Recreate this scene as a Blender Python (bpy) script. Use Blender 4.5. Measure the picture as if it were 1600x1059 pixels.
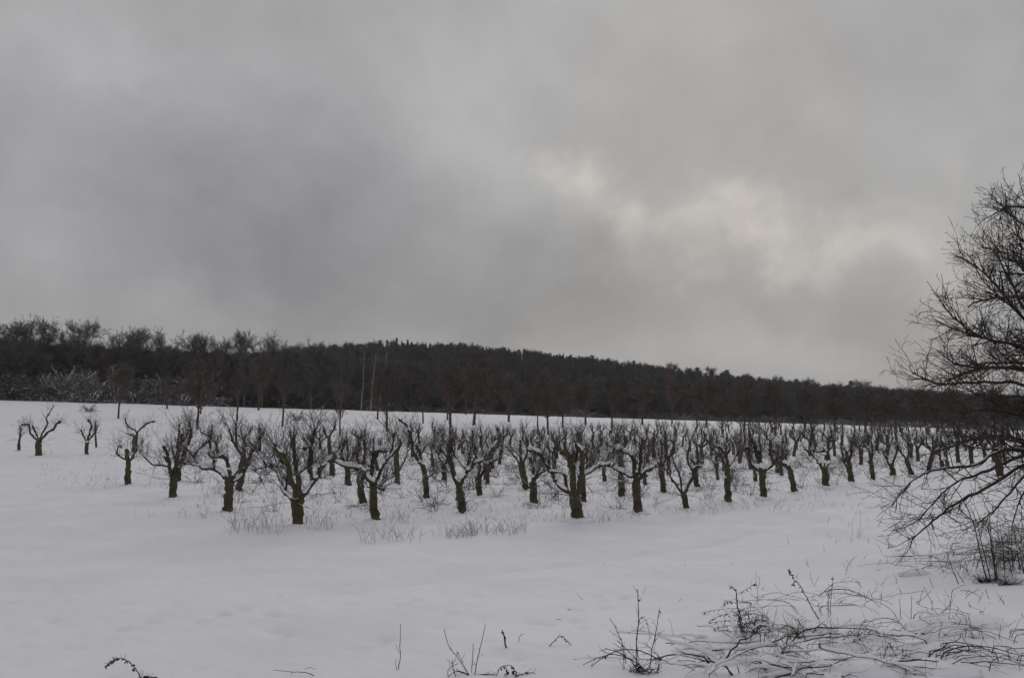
import bpy, math
import numpy as np
from mathutils import Vector, Matrix

rng = np.random.default_rng(11)
SC = bpy.context.scene
COL = SC.collection
for _o in list(bpy.data.objects):
    bpy.data.objects.remove(_o)

# ------------------------------------------------------------------ camera
F = 1250.0                  # focal length in photo pixels (1600 wide)
HOR = 648.0
PITCH = math.atan((HOR - 529.5) / F)
CZ = 2.8                    # camera height above the orchard floor
cam = bpy.data.cameras.new('camera')
cam.sensor_width = 36.0
cam.lens = 36.0 * F / 1600.0
cam.clip_start = 0.1
cam.clip_end = 6000
camo = bpy.data.objects.new('camera', cam)
COL.objects.link(camo)
camo.location = (0, 0, CZ)
camo.rotation_euler = (math.pi / 2 + PITCH, 0, 0)
SC.camera = camo

# ------------------------------------------------------------------ world / light
SUN_EL, SUN_AZ = math.radians(24), math.radians(14)     # azimuth from +Y towards +X (behind the bright clouds)
world = bpy.data.worlds.new('World')
SC.world = world
world.use_nodes = True
nt = world.node_tree
nt.nodes.clear()
def N(t, **k):
    n = nt.nodes.new(t)
    for a, b in k.items():
        setattr(n, a, b)
    return n
def L(a, b): nt.links.new(a, b)
def M(op, a, b=None, c=None, clamp=False):
    n = nt.nodes.new('ShaderNodeMath'); n.operation = op; n.use_clamp = clamp
    for i, v in enumerate((a, b, c)):
        if v is None: continue
        if isinstance(v, (int, float)): n.inputs[i].default_value = v
        else: nt.links.new(v, n.inputs[i])
    return n.outputs[0]
def mixc(fac, a, b, bt='MIX'):
    n = nt.nodes.new('ShaderNodeMix'); n.data_type = 'RGBA'; n.blend_type = bt
    if isinstance(fac, (int, float)): n.inputs[0].default_value = fac
    else: nt.links.new(fac, n.inputs[0])
    for i, v in ((6, a), (7, b)):
        if isinstance(v, tuple): n.inputs[i].default_value = (*v, 1)
        else: nt.links.new(v, n.inputs[i])
    return n.outputs[2]
def pxdir(px, py):
    v = Matrix.Rotation(math.pi / 2 + PITCH, 3, 'X') @ Vector(((px - 800) / F, -(py - 529.5) / F, -1))
    return v.normalized()
tc = N('ShaderNodeTexCoord')
sep = N('ShaderNodeSeparateXYZ'); L(tc.outputs['Generated'], sep.inputs[0])
# cloud sheet: direction projected on a plane overhead, so that clouds shrink to the horizon
den = M('ADD', M('MAXIMUM', sep.outputs[2], 0.0), 0.22)
comb = N('ShaderNodeCombineXYZ')
L(M('DIVIDE', sep.outputs[0], den), comb.inputs[0]); L(M('DIVIDE', sep.outputs[1], den), comb.inputs[1])
def noise(vec, scale, detail, rough=.5, w=0.0, dist=0.0):
    n = N('ShaderNodeTexNoise'); n.noise_dimensions = '4D'
    n.inputs['W'].default_value = w
    n.inputs['Scale'].default_value = scale; n.inputs['Detail'].default_value = detail
    n.inputs['Roughness'].default_value = rough; n.inputs['Distortion'].default_value = dist
    L(vec, n.inputs['Vector']); return n
n_big = noise(comb.outputs[0], 0.75, 5, .52, 3.1, .3)
n_fine = noise(tc.outputs['Generated'], 11.0, 6, .6, 2.2, .3)
n_mid = noise(tc.outputs['Generated'], 4.2, 6, .55, 7.7, .3)
warp = noise(tc.outputs['Generated'], 3.2, 5, .6, 1.3)
wv = N('ShaderNodeVectorMath', operation='SUBTRACT'); L(warp.outputs['Color'], wv.inputs[0]); wv.inputs[1].default_value = (.5, .5, .5)
ws = N('ShaderNodeVectorMath', operation='SCALE'); L(wv.outputs[0], ws.inputs[0]); ws.inputs['Scale'].default_value = 0.34
wd = N('ShaderNodeVectorMath', operation='ADD'); L(tc.outputs['Generated'], wd.inputs[0]); L(ws.outputs[0], wd.inputs[1])
def patch(px, py, rx, ry, rot=0.0):
    """soft elliptical cloud cell around a direction of the sky"""
    d = pxdir(px, py)
    right = Vector((d.y, -d.x, 0)).normalized(); up = right.cross(d)
    c, s = math.cos(rot), math.sin(rot)
    e1 = right * c + up * s; e2 = up * c - right * s
    outs = []
    for e, r in ((e1, rx / F), (e2, ry / F)):
        dn = N('ShaderNodeVectorMath', operation='DOT_PRODUCT'); L(wd.outputs[0], dn.inputs[0]); dn.inputs[1].default_value = e
        q = M('DIVIDE', M('SUBTRACT', dn.outputs['Value'], float(d.dot(e))), r)
        outs.append(M('MULTIPLY', q, q))
    fr = N('ShaderNodeVectorMath', operation='DOT_PRODUCT'); L(tc.outputs['Generated'], fr.inputs[0]); fr.inputs[1].default_value = d
    g = M('POWER', 2.718, M('MULTIPLY', M('ADD', outs[0], outs[1]), -1.0))
    return M('MULTIPLY', g, M('GREATER_THAN', fr.outputs['Value'], 0.0))
base = M('ADD', 0.362, M('MULTIPLY', M('SUBTRACT', n_big.outputs['Fac'], .5), .12))
base = M('ADD', base, M('MULTIPLY', M('SUBTRACT', n_mid.outputs['Fac'], .5), .20))
base = M('ADD', base, M('MULTIPLY', M('SUBTRACT', n_fine.outputs['Fac'], .5), .10))
base = M('ADD', base, M('MULTIPLY', M('SUBTRACT', M('MAXIMUM', sep.outputs[2], 0), .25), .13))
for (px, py, rx, ry, rot, amp) in (
        (400, 310, 300, 130, .05, -.072), (480, 440, 480, 80, -.05, -.04), (930, 420, 240, 80, -.2, -.05), (800, 270, 130, 80, -.3, .035), (900, 500, 500, 60, 0, -.02),
        (1330, 90, 240, 130, 0, -.04), (1400, 520, 150, 90, 0, -.03), (150, 110, 220, 70, .2, .03),
        (700, 110, 300, 90, .3, .03), (690, 300, 100, 60, .5, .03), (740, 190, 90, 50, -.5, .03), (90, 380, 60, 60, 0, .02), (1500, 200, 160, 60, .2, .02), (1270, 570, 70, 42, 0, .06), (60, 330, 60, 70, 0, .03), (230, 120, 150, 40, .2, .03), (280, 490, 80, 40, 0, .03)):
    base = M('ADD', base, M('MULTIPLY', patch(px, py, rx, ry, rot), amp))
warmth = None
for (px, py, rx, ry, rot, amp) in ((1050, 328, 120, 36, -.3, .08), (1200, 382, 120, 46, -.35, .075), (1370, 398, 130, 46, .15, .075),
                                   (900, 255, 50, 26, 0, .09), (1190, 430, 60, 36, 0, .07)):
    p = M('MULTIPLY', patch(px, py, rx, ry, rot), amp)
    warmth = p if warmth is None else M('ADD', warmth, p)
warmth = M('MULTIPLY', warmth, M('MAXIMUM', M('ADD', M('MULTIPLY', n_fine.outputs['Fac'], 4.0), -1.0), .15))
tot = M('ADD', base, warmth)
cl = N('ShaderNodeCombineXYZ')
L(M('ADD', tot, M('MULTIPLY', warmth, .12)), cl.inputs[0]); L(tot, cl.inputs[1])
L(M('ADD', M('MULTIPLY', tot, 1.0), M('SUBTRACT', M('ADD', .004, M('MULTIPLY', patch(400, 300, 330, 150), .012)), M('MULTIPLY', warmth, .26))), cl.inputs[2])
BGS = 0.1
sc_ = N('ShaderNodeVectorMath', operation='SCALE'); L(cl.outputs[0], sc_.inputs[0]); sc_.inputs['Scale'].default_value = 1 / BGS
sky = N('ShaderNodeTexSky', sky_type='NISHITA'); sky.sun_disc = False
sky.sun_elevation = SUN_EL; sky.sun_rotation = SUN_AZ; sky.dust_density = 2
skym = mixc(0.985, sky.outputs[0], sc_.outputs[0])       # a closed cloud cover over the clear sky
bg = N('ShaderNodeBackground'); bg.inputs['Strength'].default_value = BGS
L(skym, bg.inputs[0])
wo = N('ShaderNodeOutputWorld'); L(bg.outputs[0], wo.inputs[0])

sun = bpy.data.lights.new('sun', 'SUN'); sun.energy = 0.5; sun.angle = math.radians(40); sun.color = (1, .96, .92)
suno = bpy.data.objects.new('sun', sun); COL.objects.link(suno)
sd = Vector((math.sin(SUN_AZ) * math.cos(SUN_EL), math.cos(SUN_AZ) * math.cos(SUN_EL), math.sin(SUN_EL)))
suno.rotation_euler = (-sd).to_track_quat('-Z', 'Y').to_euler()

SC.view_settings.view_transform = 'Standard'
SC.view_settings.look = 'None'
SC.view_settings.exposure = 0
SC.view_settings.gamma = 1
SC.view_settings.use_curve_mapping = False
SC.render.engine = 'CYCLES'
SC.cycles.max_bounces = 5
SC.cycles.diffuse_bounces = 3
SC.cycles.use_denoising = True

# ------------------------------------------------------------------ materials
def mat(name, cols, scale=6.0, rough=.9, bump=.3, bscale=None, snow=0.0, coord='Object', snowthr=.55, lo=.35, hi=.65, detail=6):
    m = bpy.data.materials.new(name); m.use_nodes = True
    t = m.node_tree; t.nodes.clear()
    o = t.nodes.new('ShaderNodeOutputMaterial'); b = t.nodes.new('ShaderNodeBsdfPrincipled')
    t.links.new(b.outputs[0], o.inputs[0])
    b.inputs['Roughness'].default_value = rough
    b.inputs['Specular IOR Level'].default_value = .2
    c = t.nodes.new('ShaderNodeTexCoord')
    n = t.nodes.new('ShaderNodeTexNoise'); n.inputs['Scale'].default_value = scale; n.inputs['Detail'].default_value = detail
    t.links.new(c.outputs[coord], n.inputs['Vector'])
    r = t.nodes.new('ShaderNodeValToRGB')
    r.color_ramp.elements[0].position = lo; r.color_ramp.elements[1].position = hi
    r.color_ramp.elements[0].color = (*cols[0], 1); r.color_ramp.elements[1].color = (*cols[-1], 1)
    for i, cc in enumerate(cols[1:-1]):
        e = r.color_ramp.elements.new(lo + (hi - lo) * (i + 1) / (len(cols) - 1)); e.color = (*cc, 1)
    t.links.new(n.outputs['Fac'], r.inputs[0])
    out = r.outputs[0]
    if snow > 0:   # snow lying on whatever faces up
        g = t.nodes.new('ShaderNodeNewGeometry'); s = t.nodes.new('ShaderNodeSeparateXYZ'); t.links.new(g.outputs['True Normal'], s.inputs[0])
        n2 = t.nodes.new('ShaderNodeTexNoise'); n2.inputs['Scale'].default_value = 1.1 if snow < .9 else .4; n2.inputs['Detail'].default_value = 3
        t.links.new(c.outputs[coord], n2.inputs['Vector'])
        a = t.nodes.new('ShaderNodeMath'); a.operation = 'GREATER_THAN'; t.links.new(s.outputs[2], a.inputs[0]); a.inputs[1].default_value = snowthr
        d = t.nodes.new('ShaderNodeMath'); d.operation = 'LESS_THAN'; t.links.new(n2.outputs['Fac'], d.inputs[0]); d.inputs[1].default_value = .3 + .4 * snow
        e = t.nodes.new('ShaderNodeMath'); e.operation = 'MULTIPLY'; t.links.new(a.outputs[0], e.inputs[0]); t.links.new(d.outputs[0], e.inputs[1])
        x = t.nodes.new('ShaderNodeMix'); x.data_type = 'RGBA'; t.links.new(e.outputs[0], x.inputs[0]); t.links.new(out, x.inputs[6]); x.inputs[7].default_value = (.78, .78, .83, 1)
        out = x.outputs[2]
    t.links.new(out, b.inputs['Base Color'])
    if bump > 0:
        n3 = t.nodes.new('ShaderNodeTexNoise'); n3.inputs['Scale'].default_value = bscale or scale * 4; n3.inputs['Detail'].default_value = 5
        t.links.new(c.outputs[coord], n3.inputs['Vector'])
        bp = t.nodes.new('ShaderNodeBump'); bp.inputs['Strength'].default_value = bump; bp.inputs['Distance'].default_value = .03
        t.links.new(n3.outputs['Fac'], bp.inputs['Height']); t.links.new(bp.outputs[0], b.inputs['Normal'])
    return m
SNOWC = [(.79, .79, .84), (.85, .85, .90)]
m_snow = mat('snow', SNOWC, scale=.6, rough=.75, bump=.4, bscale=12)
m_snowcap = mat('snow_on_wood', SNOWC, scale=5, rough=.75, bump=.2, bscale=30)
m_bark = mat('mossy_bark', [(.045, .034, .026), (.078, .058, .040), (.078, .078, .038), (.11, .105, .058)], scale=4.5, bump=1.0, bscale=24, lo=.3, hi=.68)
m_barkd = mat('dark_bark', [(.050, .038, .032), (.085, .064, .052), (.11, .090, .066)], scale=7, bump=.9, bscale=30)
m_limb = mat('limb_bark', [(.042, .033, .028), (.070, .055, .045), (.072, .068, .042)], scale=5, bump=.6, bscale=30)
m_twig = mat('twig', [(.045, .036, .033), (.075, .060, .055)], scale=3, bump=0)
m_twigs = mat('twig_snowy', [(.052, .042, .038), (.082, .066, .060)], scale=3, bump=0, snow=.68, snowthr=.66)
m_btwig = mat('bush_twig', [(.040, .033, .031), (.070, .057, .052)], scale=3, bump=0)
m_wood_a = mat('far_bare_crown', [(.100, .093, .091), (.140, .130, .127)], scale=.5, bump=0, snow=.22, snowthr=.75)
m_wood_b = mat('brown_crown', [(.120, .100, .088), (.155, .128, .112)], scale=.5, bump=0, snow=.1, snowthr=.85)
m_rust = mat('rust_leaves', [(.17, .078, .055), (.22, .10, .065)], scale=.8, bump=0)
m_shrub = mat('snowy_shrub', [(.14, .13, .125), (.20, .185, .18)], scale=1, bump=0, snow=.72, snowthr=.5)
m_shrub2 = mat('shrub_twig', [(.085, .075, .07), (.13, .115, .108)], scale=1, bump=0, snow=.45, snowthr=.6)
m_conif = mat('conifer_needles', [(.085, .094, .088), (.125, .135, .125)], scale=.35, bump=0, snow=.04, snowthr=.5)
m_wtrunk = mat('wood_trunk', [(.10, .088, .08), (.17, .15, .135)], scale=2, bump=.3)
m_birch = mat('birch_bark', [(.32, .31, .30), (.16, .155, .15), (.42, .41, .40)], scale=5, bump=.2)
m_grass = mat('dry_grass', [(.13, .105, .075), (.25, .205, .14)], scale=5, bump=0)
m_stem = mat('dead_stem', [(.040, .031, .027), (.075, .056, .046)], scale=8, bump=0)
m_cane = mat('bramble_cane', [(.042, .034, .032), (.080, .056, .050)], scale=4, bump=0)
m_leaf = mat('withered_leaf', [(.030, .024, .020), (.060, .045, .035)], scale=9, bump=0)
m_rustcane = mat('orange_cane', [(.20, .065, .03), (.13, .05, .03)], scale=20, bump=0)
m_floor = mat('wood_floor', [(.05, .045, .042), (.08, .07, .065)], scale=.12, bump=0)

# ------------------------------------------------------------------ terrain function (world z; orchard floor about 0)
def sst(a, b, x):
    t = np.clip((x - a) / (b - a), 0, 1); return t * t * (3 - 2 * t)
_tab = np.random.default_rng(5).random((256, 256))
def vnoise(x, y):
    xi = np.floor(x).astype(int); yi = np.floor(y).astype(int); fx = x - xi; fy = y - yi
    fx = fx * fx * (3 - 2 * fx); fy = fy * fy * (3 - 2 * fy)
    g = lambda i, j: _tab[i % 256, j % 256]
    return (g(xi, yi) * (1 - fx) + g(xi + 1, yi) * fx) * (1 - fy) + (g(xi, yi + 1) * (1 - fx) + g(xi + 1, yi + 1) * fx) * fy - .5
def yedge(X): return np.clip(172 + (X + 106) * .40, 160, 268)
RX = np.array([-900, -500, -288, -200, -120, -85, -65, -30, 0, 72, 144, 190, 234, 300, 500, 900.])
RZ = np.array([4, 8, 11, 13, 18, 24.5, 26.5, 25.5, 23.5, 14.5, 5.5, 1.5, -1.5, -5, -7, -8.])
def base_z(X, Y):
    near = -1.75 - 1.05 * sst(1, 19, Y)
    s = sst(45, 175, Y)
    Xc = np.clip(X, -260, 260)
    z = near + 2.65 * s - .03 * Xc * s
    ye = yedge(X)
    h = sst(ye + 4, 450, Y)
    z = z * (1 - h) + np.interp(X, RX, RZ) * h
    z = z - 40 * sst(520, 1500, Y)
    return z + 2.8
_fp = []
_r5 = np.random.default_rng(77)
for _ in range(110):                                         # scattered hollows of old, snowed-in prints
    yy = _r5.uniform(6.5, 18); _fp.append((_r5.uniform(-.62, .30) * yy, yy, _r5.uniform(.07, .13), _r5.uniform(.02, .055)))
for (x0, y0, x1, y1, n) in ((-4.5, 8.2, .5, 11.2, 15), (-7, 10.5, -2.2, 9.0, 12), (.4, 8.5, 3.2, 15, 14)):
    for k in range(n):
        t = k / n; sgn = .12 if k % 2 else -.12
        _fp.append((x0 + (x1 - x0) * t + sgn + _r5.normal(0, .05), y0 + (y1 - y0) * t - sgn + _r5.normal(0, .05), .10, _r5.uniform(.035, .07)))
_mounds = [(4.4, 8.2, 1.5, .16), (6.0, 8.6, 1.2, .14), (7.6, 12.0, 1.4, .20), (3.0, 8.9, 1.0, .07), (6.8, 10.3, 1.1, .12), (5.0, 7.2, 1.0, .12)]
def ground(X, Y):
    X = np.asarray(X, float); Y = np.asarray(Y, float)
    z = base_z(X, Y)
    R = np.hypot(X, Y)
    amp = np.clip(R / 60, .3, 1.6)
    z = z + .16 * amp * vnoise(X * .11 + 9, Y * .11 + 3) * sst(14, 40, R) + .07 * vnoise(X * .45, Y * .45 + 30) + .04 * vnoise(X * 1.3 + 4, Y * 1.3)
    z = z + (.024 * vnoise(X * 3.7, Y * 3.7) + .014 * vnoise(X * 9, Y * 9)) * (R < 60)
    z = z + .13 * vnoise(X * .9 + 50, Y * .9) * sst(16, 21, Y - .0 * X) * (R < 130) * sst(130, 60, R)
    # faint wheel ruts along the edge of the orchard
    d = (X * .70 - (Y - 15.2) * .71)
    for off in (0.0, 1.55):
        z = z - .055 * np.exp(-((d - 1.2 + off + .15 * vnoise(X * .3, Y * .3)) / .16) ** 2) * (X > -3)
    near = (Y > 2) & (Y < 19) & (np.abs(X) < 14)
    if near.any():
        zn = np.zeros(z.shape) if z.shape else 0.0
        for (a, b, r, h) in _fp: zn = zn - h * np.exp(-(((X - a) ** 2 + (Y - b) ** 2) / (r * r)))
        for (a, b, r, h) in _mounds: zn = zn + h * np.exp(-(((X - a) ** 2 + (Y - b) ** 2) / (r * r)))
        z = z + np.where(near, zn, 0)
    return z
_R = np.array(Matrix.Rotation(math.pi / 2 + PITCH, 3, 'X'))
def ray(px, py): return _R @ np.array([(px - 800) / F, -(py - 529.5) / F, -1.0])
def hit(px, py, ymax=300.0):
    d = ray(px, py); d = d / d[1]
    ys = np.concatenate([np.linspace(3, 40, 600), np.linspace(40, ymax, 1500)])
    zz = CZ + d[2] * ys - ground(d[0] * ys, ys)
    i = np.where(zz < 0)[0]
    y = ys[i[0]] if len(i) else ymax
    return np.array([d[0] * y, y, float(ground(d[0] * y, y))])
def at(px, py, Y):
    d = ray(px, py); d = d / d[1]
    return np.array([d[0] * Y, Y, CZ + d[2] * Y])

# ------------------------------------------------------------------ mesh tools
def raw_mesh(name, V, F4, mats, mi=None, smooth=True):
    me = bpy.data.meshes.new(name)
    V = np.asarray(V, np.float32); F4 = np.asarray(F4, np.int32)
    k = F4.shape[1]; n = len(F4)
    me.vertices.add(len(V)); me.vertices.foreach_set('co', V.ravel())
    me.loops.add(n * k); me.loops.foreach_set('vertex_index', F4.ravel())
    me.polygons.add(n); me.polygons.foreach_set('loop_start', np.arange(n, dtype=np.int32) * k)
    me.polygons.foreach_set('loop_total', np.full(n, k, np.int32))
    for m in mats: me.materials.append(m)
    if mi is not None: me.polygons.foreach_set('material_index', np.asarray(mi, np.int32))
    me.polygons.foreach_set('use_smooth', np.full(n, smooth))
    me.update(calc_edges=True)
    return me
class MB:
    def __init__(s): s.V = []; s.Q = []; s.MI = []; s.n = 0
    def add(s, V, Q, mi=0):
        if len(V) == 0: return
        V = np.asarray(V).reshape(-1, 3); Q = np.asarray(Q)
        if Q.shape[1] == 3: Q = np.concatenate([Q, Q[:, 2:3]], 1)
        s.V.append(V); s.Q.append(Q + s.n); s.MI.append(np.full(len(Q), mi)); s.n += len(V)
    def tubes(s, P, R, ns=3, mi=0, cap=False):
        P = np.asarray(P, float); R = np.asarray(R, float)
        if P.ndim == 2: P = P[None]; R = R[None]
        if len(P) == 0: return
        N_, K = P.shape[:2]
        T = np.gradient(P, axis=1); T /= np.linalg.norm(T, axis=2, keepdims=True) + 1e-9
        mean = P[:, -1] - P[:, 0]; mean /= np.linalg.norm(mean, axis=1, keepdims=True) + 1e-9
        ref = np.where((np.abs(mean[:, 2]) < .93)[:, None], np.array([0, 0, -1.0]), np.array([1.0, 0.02, 0]))[:, None, :]
        U = ref - (ref * T).sum(2, keepdims=True) * T; U /= np.linalg.norm(U, axis=2, keepdims=True) + 1e-9
        W = np.cross(T, U)
        a = np.arange(ns) * 2 * math.pi / ns
        ring = U[:, :, None] * np.cos(a)[None, None, :, None] + W[:, :, None] * np.sin(a)[None, None, :, None]
        if ns >= 6:
            jit = 1 + .06 * rng.standard_normal((N_, K, ns))
            V = P[:, :, None] + ring * (R[:, :, None] * jit)[..., None]
        else:
            V = P[:, :, None] + ring * R[:, :, None, None]
        idx = np.arange(N_ * K * ns).reshape(N_, K, ns)
        A = idx[:, :-1]; B = idx[:, 1:]
        Q = np.stack([A, np.roll(A, -1, 2), np.roll(B, -1, 2), B], -1).reshape(-1, 4)
        s.add(V.reshape(-1, 3), Q, mi)
        if cap:
            Vc = P[:, -1] + T[:, -1] * R[:, -1:] * .35
            last = V[:, -1]
            VV = np.concatenate([last, Vc[:, None]], 1)
            ii = np.arange(N_ * (ns + 1)).reshape(N_, ns + 1)
            r0 = ii[:, :ns]; r1 = np.roll(r0, -1, 1); c = np.repeat(ii[:, ns:], ns, 1)
            s.add(VV.reshape(-1, 3), np.stack([r0, r1, c], -1).reshape(-1, 3), mi)
    def blob(s, c, r, mi=0, seg=8, rings=5, jit=.12):
        th = np.linspace(0, math.pi, rings + 1); ph = np.arange(seg) * 2 * math.pi / seg
        V = np.stack([np.sin(th)[:, None] * np.cos(ph), np.sin(th)[:, None] * np.sin(ph), np.cos(th)[:, None] + 0 * ph], -1)
        V = V * (1 + jit * rng.standard_normal(V.shape[:2]))[..., None] * np.asarray(r) + np.asarray(c)
        i = np.arange((rings + 1) * seg).reshape(rings + 1, seg)
        A = i[:-1]; B = i[1:]
        s.add(V.reshape(-1, 3), np.stack([A, np.roll(A, -1, 1), np.roll(B, -1, 1), B], -1).reshape(-1, 4), mi)
    def mesh(s, name, mats, smooth=True):
        if not s.V: return None
        V = np.concatenate(s.V); Q = np.concatenate(s.Q); mi = np.concatenate(s.MI)
        if (Q[:, 2] == Q[:, 3]).any():
            F_ = [tuple(q[:3]) if q[2] == q[3] else tuple(q) for q in Q.tolist()]
            me = bpy.data.meshes.new(name); me.from_pydata(V.tolist(), [], F_)
            for m in mats: me.materials.append(m)
            me.polygons.foreach_set('material_index', mi.astype(np.int32)); me.polygons.foreach_set('use_smooth', np.full(len(F_), smooth))
            me.update()
            return me
        return raw_mesh(name, V, Q, mats, mi, smooth)
def link(name, me, parent=None, loc=None):
    o = bpy.data.objects.new(name, me); COL.objects.link(o)
    if parent is not None: o.parent = parent
    if loc is not None: o.location = loc
    return o
def tag(o, label=None, cat=None, group=None, kind=None):
    if label: o['label'] = label
    if cat: o['category'] = cat
    if group: o['group'] = group
    if kind: o['kind'] = kind
    return o
def thing(name, label, cat, loc, group=None, rz=0, sc=1):
    o = link(name, None, None, loc); o.empty_display_size = .2
    o.rotation_euler = (0, 0, rz); o.scale = (sc, sc, sc)
    return tag(o, label, cat, group)
KIDS = {}
def kids_of(o): return [c for c in ALLK.get(o.name, [])]
ALLK = {}
def child(name, me, parent):
    if me is None: return None
    o = link(name, me, parent); ALLK.setdefault(parent.name, []).append(o)
    if name in ('twigs', 'side_twigs', 'snow_cover', 'withered_leaves'): o['kind'] = 'stuff'
    return o
def copy_tree(o, parent=None):
    c = o.copy(); COL.objects.link(c)
    if parent is not None: c.parent = parent
    for ch in list(ALLK.get(o.name, [])):
        ALLK.setdefault(c.name, []).append(copy_tree(ch, c))
    return c

# vectorised growing of branches
def nrm(v): return v / (np.linalg.norm(v, axis=-1, keepdims=True) + 1e-9)
def grow(S, D, Ln, K, wob=.12, up=0.0, r0=None, r1=None):
    S = np.asarray(S, float); D = nrm(np.asarray(D, float)); n = len(S)
    P = np.zeros((n, K, 3)); P[:, 0] = S; d = D
    step = (np.asarray(Ln) / (K - 1))[:, None]
    for k in range(1, K):
        d = nrm(d + wob * rng.standard_normal((n, 3)) + np.array([0, 0, up]))
        P[:, k] = P[:, k - 1] + d * step
    t = np.linspace(0, 1, K)[None]
    R = np.asarray(r0)[:, None] * (1 - t) + np.asarray(r1)[:, None] * t
    return P, R
def sprout(P, R, n, t0, t1, ang, spread=.25, upb=0.0):
    """n children per curve: positions, directions and the parent's radius there"""
    N_, K = P.shape[:2]
    pi = np.repeat(np.arange(N_), n)
    t = rng.uniform(t0, t1, len(pi)) * (K - 1); i = np.minimum(t.astype(int), K - 2); f = (t - i)[:, None]
    S = P[pi, i] * (1 - f) + P[pi, i + 1] * f
    T = nrm(P[pi, i + 1] - P[pi, i]); r = R[pi, i] * (1 - f[:, 0]) + R[pi, i + 1] * f[:, 0]
    q = nrm(np.cross(T, rng.standard_normal(T.shape)))
    a = (ang + spread * rng.standard_normal(len(pi)))[:, None]
    D = T * np.cos(a) + q * np.sin(a); D[:, 2] += upb
    return S, nrm(D), r, pi
def densify(pts, rad, per=4, jit=.0):
    pts = np.asarray(pts, float); n = len(pts); out = []; ro = []
    for i in range(n - 1):
        p0 = pts[max(i - 1, 0)]; p1 = pts[i]; p2 = pts[i + 1]; p3 = pts[min(i + 2, n - 1)]
        for k in range(per):
            t = k / per
            c = .5 * ((2 * p1) + (-p0 + p2) * t + (2 * p0 - 5 * p1 + 4 * p2 - p3) * t * t + (-p0 + 3 * p1 - 3 * p2 + p3) * t ** 3)
            out.append(c); ro.append(rad[i] * (1 - t) + rad[i + 1] * t)
    out.append(pts[-1]); ro.append(rad[-1])
    out = np.array(out); ro = np.array(ro)
    if jit: out[1:-1] += rng.standard_normal(out[1:-1].shape) * jit * ro[1:-1, None]
    return out, ro

# ------------------------------------------------------------------ terrain mesh
def build_ground():
    a_f = np.linspace(-38, 38, 620); a_b = np.linspace(38, 322, 60)[1:-1]
    ang = np.radians(np.concatenate([a_f, a_b]))
    rad = np.concatenate([[0.0], np.geomspace(1.0, 30, 330), np.geomspace(30, 2600, 170)[1:]])
    A, Rr = np.meshgrid(ang, rad)
    X = np.sin(A) * Rr; Y = np.cos(A) * Rr
    Z = ground(X, np.where(Y < 1, 1 + 0 * Y, Y))
    V = np.stack([X, Y, Z], -1).reshape(-1, 3)
    i = np.arange(len(rad) * len(ang)).reshape(len(rad), len(ang))
    Aa = i[:-1]; B = i[1:]
    Q = np.stack([Aa, B, np.roll(B, -1, 1), np.roll(Aa, -1, 1)], -1).reshape(-1, 4)
    c = V[Q].mean(1)
    wood = (c[:, 1] > yedge(c[:, 0]) + 5)
    me = raw_mesh('snow_field', V, Q[~wood], [m_snow]); tag(link('snow_field', me), kind='structure')
    me = raw_mesh('wooded_hill', V, Q[wood], [m_floor]); tag(link('wooded_hill', me), kind='structure')
build_ground()

# ------------------------------------------------------------------ snow on limbs
def snow_on(mb, P, R, mi, thick=.75, cover=.5):
    """lumps of snow lying along the upper side of a limb"""
    K = len(P)
    if K < 4: return
    T = nrm(np.gradient(P, axis=0)); flat = np.clip(1.15 - np.abs(T[:, 2]), 0, 1)
    s = np.cumsum(np.r_[0, np.linalg.norm(np.diff(P, axis=0), axis=1)])
    ph = rng.uniform(0, 100)
    w = np.array([vnoise(np.array(v * 3.1 + ph), np.array(ph * .37)) + .5 for v in s])
    on = np.clip((w - (1 - cover)) * 4, 0, 1) * (flat > .3)
    on[0] = on[-1] = 0
    r = R * thick * (on ** .5) * (.75 + .5 * flat)
    r = np.maximum(r, 0.0)
    if r.max() < 1e-3: return
    off = R * .50 + r * .30
    Pn = P + np.array([0, 0, 1.0]) * off[:, None] * (on > 0)[:, None]
    Pn = Pn - np.array([0, 0, 1.0]) * (R * .2)[:, None] * (on <= 0)[:, None]
    mb.tubes(Pn, np.maximum(r, .0005), 6, mi)

def shoots(mb, curves, n1=9, l1=(.35, 1.0), r1=.0085, n2=3, mi=0, up=.10, wob=.09, t0=.35, dens=1.0, n3=0):
    """upright annual shoots and finer twigs on the outer part of limbs"""
    for (P, R) in curves:
        n = max(1, int(round(n1 * dens)))
        S, D, r, _ = sprout(P[None], R[None], n, t0, 1.0, .9, .35, .55)
        Ln = rng.uniform(*l1, len(S)); rr = np.minimum(r * .5, r1 * rng.uniform(.7, 1.25, len(S)))
        P1, R1 = grow(S, D, Ln, 7, wob, up, rr, rr * .35)
        mb.tubes(P1, R1, 3, mi)
        if n2:
            S, D, r, _ = sprout(P1, R1, n2, .2, .95, .7, .25, .15)
            P2, R2 = grow(S, D, rng.uniform(.12, .42, len(S)), 4, wob * 1.2, up * .6, np.maximum(r * .65, .0036), np.full(len(S), .0028))
            mb.tubes(P2, R2, 3, mi)
            if n3:
                S, D, r, _ = sprout(P2, R2, n3, .2, .95, .7, .25, .1)
                P3, R3 = grow(S, D, rng.uniform(.06, .2, len(S)), 3, wob, up, np.full(len(S), .0026), np.full(len(S), .002))
                mb.tubes(P3, R3, 3, mi)

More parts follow.
